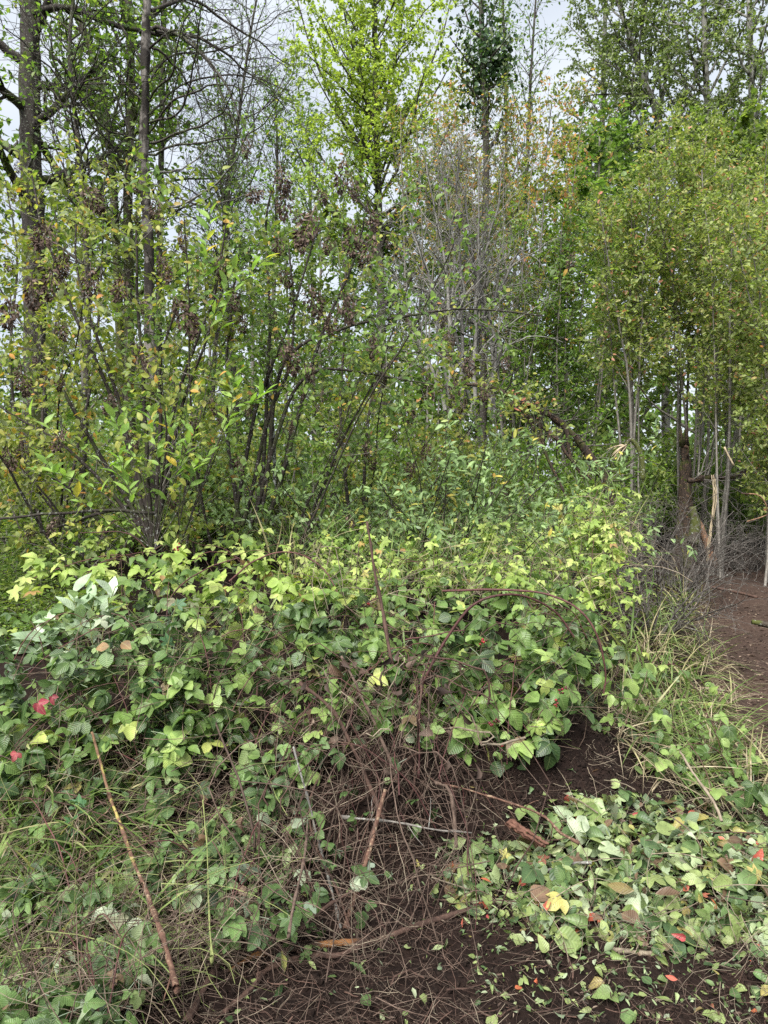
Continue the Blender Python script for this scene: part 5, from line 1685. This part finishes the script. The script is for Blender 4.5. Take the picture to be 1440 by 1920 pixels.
MOUND = [(200, 1130), (560, 1060), (860, 1080), (1180, 1120), (1200, 1300), (1080, 1380), (860, 1420), (500, 1400), (300, 1420), (60, 1400), (40, 1260)]
SLOPE = [(-20, 1400), (300, 1400), (520, 1450), (560, 1640), (420, 1780), (200, 1900), (-20, 1920)]
HOLE = [(480, 1300), (880, 1320), (860, 1600), (700, 1760), (480, 1740)]
threads('dry_stalks', 'thin dry brown stalks threading through the bramble leaves', [(MOUND, 420), (SLOPE, 620), (HOLE, 260)], .38, .0019, M['cane_dead'])
threads('dry_stalks', 'thin straw-pale stalks threading through the bramble leaves', [(MOUND, 190), (SLOPE, 330), (HOLE, 90)], .36, .0014, M['cane_pale'])
threads('green_runners', 'thin green runners threading through the bramble leaves', [(MOUND, 120), (SLOPE, 200)], .42, .0015, M['green_stalk'])
threads('dry_stalks', 'thin dry stalks among the lime green leaves', [([(560, 960), (1200, 930), (1250, 1100), (560, 1100)], 260)], .45, .0022, M['cane_pale'])

# ------------------------------------------------------------------ sticks one can pick out
yl = bark_mat('yellow_lichen_bark', (.10, .055, .035), (.22, .13, .075), 55, .4, None, 0, (.30, .25, .08), .62, .5)
rbk = bark_mat('reddish_stick_bark', (.055, .028, .020), (.17, .095, .065), 55, .4, None, 0, (.24, .17, .11), .35, .6)


def on_ground(q, r):
    """a stick drawn under the soil lies on it instead, along the same sight line"""
    q = q.copy()
    low = q[:, 2] < H(q[:, 0], q[:, 1]) + r * .6
    if low.any():
        rel = q[low] - np.array([0, 0, CAMZ])
        c, s = math.cos(PITCH), math.sin(PITCH)
        dep = rel[:, 1] * c + rel[:, 2] * s
        up = -rel[:, 1] * s + rel[:, 2] * c
        g = hit(720 + rel[:, 0] / dep * F, 960 - up / dep * F)
        g[:, 2] += r * .8
        q[low] = g
        q[1:-1] = .25 * q[:-2] + .5 * q[1:-1] + .25 * q[2:]
    return q


def sight(q):
    rel = q - np.array([0, 0, CAMZ])
    c, s = math.cos(PITCH), math.sin(PITCH)
    dep = rel[:, 1] * c + rel[:, 2] * s
    up = -rel[:, 1] * s + rel[:, 2] * c
    return 720 + rel[:, 0] / dep * F, 960 - up / dep * F


def over_growth(q, r):
    """a stick that rests on top of the low growth, its foot on the soil"""
    u, v = sight(q)
    g, ok = chit(u, v)
    d = g[:, 1] - .05
    i = np.arange(len(d))
    k = np.polyfit(i, d, 2)
    d = np.minimum(np.polyval(k, i), d + .02)
    d[-1] = hit(u[-1:], v[-1:])[0, 1]
    return np.array([P(a, b, c) for a, b, c in zip(u, v, d)])


def stick(label, pts, r0, r1, mat, d=None, name='fallen_stick', sides=8, bark=.006, forks=0, over=False):
    q = pxline(pts, d, 6, .01)
    q = over_growth(q, r0) if over else on_ground(q, max(r0, r1))
    root = thing(name, label, 'stick', q[-1])
    tubes('shaft', [(q, np.linspace(r0, r1, len(q)) * (1 + .22 * (rng.random(len(q)) - .5)))], mat, root, q[-1], sides, bark=bark, bark_scale=40)
    for k in kids(q, np.linspace(r0, r1, len(q)), forks, .2, .9, .9, .12, 4, .2, (0, 0, 0), .4, .2, .002):
        tubes('side_twig', [k], mat, root, q[-1], 5)
    return root, q


r_, q_ = stick('long thin stick, yellow with lichen above and red-brown below, lower left', [(172, 1372, 3.0), (185, 1420, 3.0), (208, 1500, 2.9), (232, 1560, 2.8), (250, 1615, 2.75), (275, 1675, 2.7), (303, 1755, 2.6), (320, 1815, 2.52), (333, 1864, 2.45)], .0060, .0105, rbk, sides=10, forks=4, over=True)
o = tubes('lichen_crust', [(q_[:26], np.linspace(.0064, .0082, 26))], yl, r_, q_[-1], 10, bark=.004, bark_scale=40)
stick('upright broken dark brown stick in the middle of the brambles', [(688, 978, 3.4), (700, 1060, 3.35), (716, 1140, 3.3), (735, 1245, 3.2)], .007, .0115, M['cane_brown'], sides=8, forks=4)
stick('red-brown stake leaning left below the dead canes', [(722, 1480, 2.95), (700, 1570, 2.85), (672, 1660, 2.75), (648, 1745, 2.7)], .010, .012, rbk)
stick('thin greenish broken stalk left of the leaning red stake', [(576, 1545, 2.75), (570, 1610, 2.7), (552, 1690, 2.65), (540, 1765, 2.6)], .006, .007, M['cane_dead'], over=True)
stick('thin green-yellow upright stalk in the lower left middle', [(380, 1500, 2.85), (388, 1600, 2.75), (392, 1700, 2.65), (398, 1815, 2.5)], .0035, .005, M['green_stalk'], over=True)
stick('torn root with orange inner bark lying across the bottom', [(425, 1830, 2.55), (480, 1800, 2.6), (550, 1785, 2.62), (620, 1776, 2.66), (690, 1774, 2.68)], .008, .016, M['root_torn'], bark=.008)
stick('dark root lying just under the torn orange root', [(480, 1835, 2.58), (560, 1800, 2.62), (640, 1795, 2.66), (700, 1770, 2.7), (790, 1740, 2.72), (905, 1705, 2.75)], .009, .012, M['cane_brown'], bark=.006)
stick('dark thin branch rising from the bottom root to the right', [(420, 1905, 2.42), (480, 1850, 2.5), (530, 1780, 2.55), (600, 1710, 2.62), (660, 1670, 2.7)], .010, .006, M['cane_brown'], bark=.005, forks=3)
stick('thick dark root stub pointing down at the bottom', [(440, 1760, 2.5), (415, 1810, 2.45), (380, 1870, 2.38), (350, 1925, 2.32)], .010, .017, M['cane_brown'], bark=.008)
stick('grey stick lying level across the hollow', [(640, 1532, 2.95), (720, 1538, 2.95), (800, 1552, 2.95), (885, 1563, 2.98)], .0075, .004, M['sapling_bark'], forks=4)
stick('long thin red-brown stick bending onto the leaf heap', [(800, 1462, 3.2), (880, 1480, 3.15), (960, 1505, 3.1), (1020, 1530, 3.05), (1050, 1560, 3.0), (1085, 1580, 2.98)], .005, .009, rbk, forks=3)
stick('pale thin straight stalk hanging before the hollow', [(550, 1400, 3.0), (575, 1490, 2.95), (600, 1580, 2.88), (625, 1680, 2.8), (640, 1745, 2.72)], .005, .006, M['grey_twig'])
stick('pale grey-brown stick leaning at the right edge of the soil', [(1275, 1410, 3.6), (1300, 1450, 3.5), (1335, 1500, 3.4), (1355, 1540, 3.3)], .006, .009, M['cane_pale'])
stick('grey weathered stick on the leaf heap by the soil', [(1000, 1640, 2.98), (1050, 1625, 2.98), (1110, 1618, 2.98)], .006, .007, M['grey_twig'])
stick('lichen-spotted grey stick on the middle of the heap', [(1085, 1715, 2.75), (1130, 1718, 2.75), (1170, 1722, 2.75)], .009, .009, lm)
stick('flat broken piece of pale wood on the lower heap', [(1135, 1782, 2.6), (1190, 1790, 2.6), (1245, 1797, 2.6)], .008, .012, M['cane_pale'])
stick('long straw stalk lying across the leaf heap', [(1060, 1640, 2.9), (1110, 1700, 2.8), (1200, 1750, 2.72), (1330, 1850, 2.55)], .003, .004, M['cane_pale'])
stick('dark half-buried stick on the path', [(1410, 1166, 6.0), (1430, 1170, 6.0), (1460, 1176, 6.0)], .02, .03, M['mossy'])
stick('dark twig lying across the far path', [(1330, 1100, 9), (1370, 1108, 9), (1420, 1120, 8.6)], .015, .02, M['cane_brown'])
stick('reddish thorny cane standing before the arching cane', [(793, 1258, 3.3), (788, 1330, 3.25), (786, 1400, 3.2), (785, 1460, 3.15)], .004, .006, M['cane_red'])
stick('thick brown dead cane slanting down in the hollow', [(560, 1280, 3.2), (620, 1330, 3.15), (660, 1400, 3.1), (690, 1470, 3.05), (720, 1540, 3.0)], .009, .011, M['cane_brown'], forks=5)
stick('second thick dead cane slanting in the hollow', [(640, 1230, 3.3), (690, 1330, 3.2), (720, 1400, 3.15), (745, 1470, 3.1)], .007, .009, M['cane_dead'], forks=4)
stick('rough reddish upright cane at the right of the hollow', [(815, 1465, 3.1), (840, 1480, 3.05), (850, 1530, 3.0), (856, 1590, 2.95)], .008, .010, M['cane_dead'])
# bark chunk
q = pxline([(952, 1538, 3.06), (975, 1556, 3.03), (1000, 1575, 3.0), (1022, 1590, 2.98)], None, 5)
bc = thing('bark_chunk', 'split red-brown chunk of bark beside the leaf heap', 'bark', q[0])
for k, (off, w) in enumerate([((0, 0, 0), .020), ((.012, -.006, .012), .013), ((-.010, -.01, .010), .012)]):
    V, Fc, R = tube_arrays([(q + np.array(off) + rng.normal(size=(len(q), 3)) * .003, np.linspace(w, w * .5, len(q)) * rng.uniform(.7, 1.2, len(q)))], 7, True)
    V = V + .008 * (np.stack([vnoise(V, 60, 40 + a) for a in range(3)], 1) - .5)
    C0 = V.mean(0)
    V[:, 2] = C0[2] + (V[:, 2] - C0[2]) * .8
    obj('chunk' if k == 0 else 'bark_flake', mesh_from('chunk', V - q[0], Fc, rnd=R, smooth_shade=False), M['bark_chunk'], bc)

# ------------------------------------------------------------------ heap of cut leaves
HEAP = [(835, 1640), (900, 1600), (1010, 1560), (1060, 1500), (1180, 1500), (1300, 1520), (1480, 1560), (1570, 1620), (1560, 1740), (1480, 1800), (1400, 1780), (1330, 1760), (1250, 1790), (1150, 1760), (1080, 1780), (980, 1750), (900, 1720), (840, 1690)]
HL = [('cut_leaf_a', leaf_shape(6, .86, .35, .18, .12, .02, heart=.12, power=.85, petiole=.4)), ('cut_leaf_b', leaf_shape(6, .62, .4, .7, -.35, .06, petiole=.2)), ('cut_leaf_c', leaf_shape(6, .6, .42, 1.1, .7, .08)),
      ('cut_leaf_d', leaf_shape(6, .42, .42, .25, .25, petiole=.2)), ('cut_leaf_e', leaf_shape(6, .78, .4, .45, .75, .08, power=.8)), ('cut_leaf_f', palmate(5, 1.3, 9, .3)), ('cut_leaf_g', trifoliate(5, .7, .06, .2, .3, seed=12, petiole=.5))]


def heap_pts(n, poly, hmax):
    uv = sample(poly, n) + rng.normal(size=(n, 2)) * [26, 20] * (rng.random((n, 1)) < .6)
    p = hit(uv[:, 0], uv[:, 1])
    # thickness grows away from the outline
    q = np.array(poly, float)
    dd = np.min([np.abs(np.linalg.norm(uv[:, None] - (q[i] + (q[(i + 1) % len(q)] - q[i]) * t), axis=2)[:, 0]) for i in range(len(q)) for t in (0, .33, .66)], 0)
    p[:, 2] += .012 + hmax * np.clip(dd / 90, 0, 1) * rng.random(n) ** .6
    return p


hp = heap_pts(300, HEAP, .11)
hb_ = G(1150, 2.9)
heap = thing('leaf_heap', 'heap of cut green leaves dumped on the soil at lower right', 'leaf heap', hb_)
nn = nrm(np.array([0, -.35, .8]) + .5 * rng.normal(size=hp.shape))
dd = nrm(rng.normal(size=hp.shape) * [1, 1, .25])
leaf_objects('leaf', HL, hp + [0, 0, .015], dd, nn, .080 * rng.uniform(.45, 1.35, len(hp)), M['lf_heap'], heap, hb_)
hp = heap_pts(1900, HEAP, .07)
bulk('leaf_mass', [x[1] for x in HL], hp, rng.normal(size=hp.shape) * [1, 1, .5], np.array([0, -.2, .6]) + .8 * rng.normal(size=hp.shape), .048 * rng.uniform(.5, 1.3, len(hp)), M['lf_heap'], heap, hb_, kind='stuff')
hs = []
for k in range(46):
    c = heap_pts(1, HEAP, .09)[0] + [0, 0, .02]
    a = rng.random() * 6.28
    d = np.array([math.cos(a), math.sin(a) * .7, rng.normal() * .15]) * rng.uniform(.06, .22)
    t = np.linspace(-1, 1, 6)[:, None]
    q = c + d * t + rng.normal(size=3) * .03 * (1 - t ** 2)
    tubes('stem', [(q, np.linspace(.0028, .0012, 6) * rng.uniform(.6, 1.3), rng.random())], M[rng.choice(['cane_dead', 'cane_pale', 'green_stalk', 'cane_brown'])], heap, hb_, 5, False)
# loose leaves around it
LO = [([(1000, 1740), (1440, 1740), (1440, 1920), (1180, 1920), (1060, 1840)], 48), ([(40, 1850), (1000, 1760), (1000, 1920), (40, 1920)], 16), ([(500, 1600), (860, 1560), (860, 1720), (560, 1720)], 18), ([(880, 1440), (1260, 1420), (1300, 1500), (1000, 1520)], 10), ([(0, 1500), (480, 1500), (420, 1850), (0, 1850)], 30)]
WH = ['cut leaf lying loose on the soil below the heap', 'cut leaf lying loose along the bottom edge of the view', 'pale leaf caught among the dead canes', 'small leaf lying on the bare dug soil', 'torn leaf lying on the trampled slope at lower left']
for (poly, n), lab in zip(LO, WH):
    uv = sample(poly, n)
    p = hit(uv[:, 0], uv[:, 1]) + [0, 0, .02]
    d = rng.normal(size=p.shape) * [1, 1, .2]
    nn = np.array([0, -.2, .8]) + .4 * rng.normal(size=p.shape)
    for o in leaf_objects('fallen_leaf', HL[:5], p, d, nn, .050 * rng.uniform(.5, 1.3, n), M['lf_heap'], None, np.zeros(3)):
        tag(o, lab, 'leaf', 'loose leaves: ' + lab)
RED = [(1030, 1578, .075, 'red leaf standing upright beside the bark chunk'), (1065, 1515, .055, 'dark red leaf at the top edge of the leaf heap'), (1290, 1545, .055, 'red-orange leaf on the upper right of the heap'), (1412, 1645, .07, 'bright red leaf at the right edge on the heap'),
       (972, 1688, .06, 'narrow red leaf on the left part of the heap'), (1072, 1617, .055, 'orange-red leaf above the middle of the heap'), (1280, 1698, .04, 'small round pink-red leaf in the lower heap'), (1115, 1742, .045, 'pinkish leaf low in the middle of the heap'),
       (1285, 1790, .05, 'crumpled red leaf under the heap on the soil'), (1185, 1550, .05, 'red leaf beside the pale stems on the heap top'), (1270, 1872, .045, 'dull red leaf near the bottom right'), (912, 1745, .03, 'tiny orange leaf at the heap edge left')]
for (u, v, s, lab) in RED:
    p = hit([u], [v])[0] + [0, 0, .06]
    o = leaf_objects('red_leaf', [HL[int(rng.integers(1, 5))]], p[None], rng.normal(size=(1, 3)) * [1, .5, .6], np.array([[rng.normal() * .3, -.9, .5]]), s * .85, M['lf_redleaf'], None, np.zeros(3))[0]
    tag(o, lab, 'leaf', 'red leaves on the heap')
CR = ('crumpled_leaf', leaf_shape(7, .6, .42, 1.3, .9, .12, petiole=.3))
for (u, v, d, s, lab) in [(480, 1135, 3.6, .09, 'dead brown leaf hanging in the brambles above the lobed weed'), (512, 1150, 3.6, .085, 'second dark dead leaf hanging beside the brown one'), (620, 1245, 3.3, .11, 'large curled brown leaf on top of the dead canes'), (375, 1490, 2.95, .09, 'reddish brown dead leaf above the low brambles'),
                          (457, 1532, 2.8, .085, 'curled tan dead leaf left of the green stalk'), (540, 1895, 2.38, .06, 'brown dead leaf at the bottom edge'), (590, 1330, 3.2, .10, 'brown leaf hooked on the slanting cane'), (50, 1865, 2.4, .06, 'grey-brown curled leaf at the bottom left'), (650, 1905, 2.36, .05, 'reddish crumpled leaf at the bottom centre'), (800, 1360, 3.3, .06, 'withered leaf below the mottled bramble')]:
    q = P(u, v, d)
    o = leaf_objects('dead_leaf', [CR], q[None], np.array([[rng.normal() * .5, -.3, -.8]]), np.array([[rng.normal() * .8, -.7, .3]]), s * .72, M['lf_brown'], None, np.zeros(3))[0]
    tag(o, lab, 'leaf', 'dead brown leaves')
for (u, v, d, s, lab) in [(418, 1632, 2.75, .075, 'round pale green leaf underside on the slope'), (655, 1655, 2.72, .07, 'pale cream leaf against the red stake'), (690, 1662, 2.72, .05, 'second pale cream leaf right of the stake'), (545, 1548, 2.85, .05, 'small whitish leaf near the dead canes'), (482, 1528, 2.85, .065, 'pale green leaf beside the curled tan leaf'), (425, 1760, 2.55, .06, 'pale round leaf above the root stub')]:
    q = P(u, v, d)
    o = leaf_objects('pale_leaf', [HL[4]], q[None], np.array([[rng.normal(), -.1, rng.normal() * .5]]), np.array([[0, -.9, .5]]), s, M['lf_pale'], None, np.zeros(3))[0]
    tag(o, lab, 'leaf', 'pale leaves on the slope')
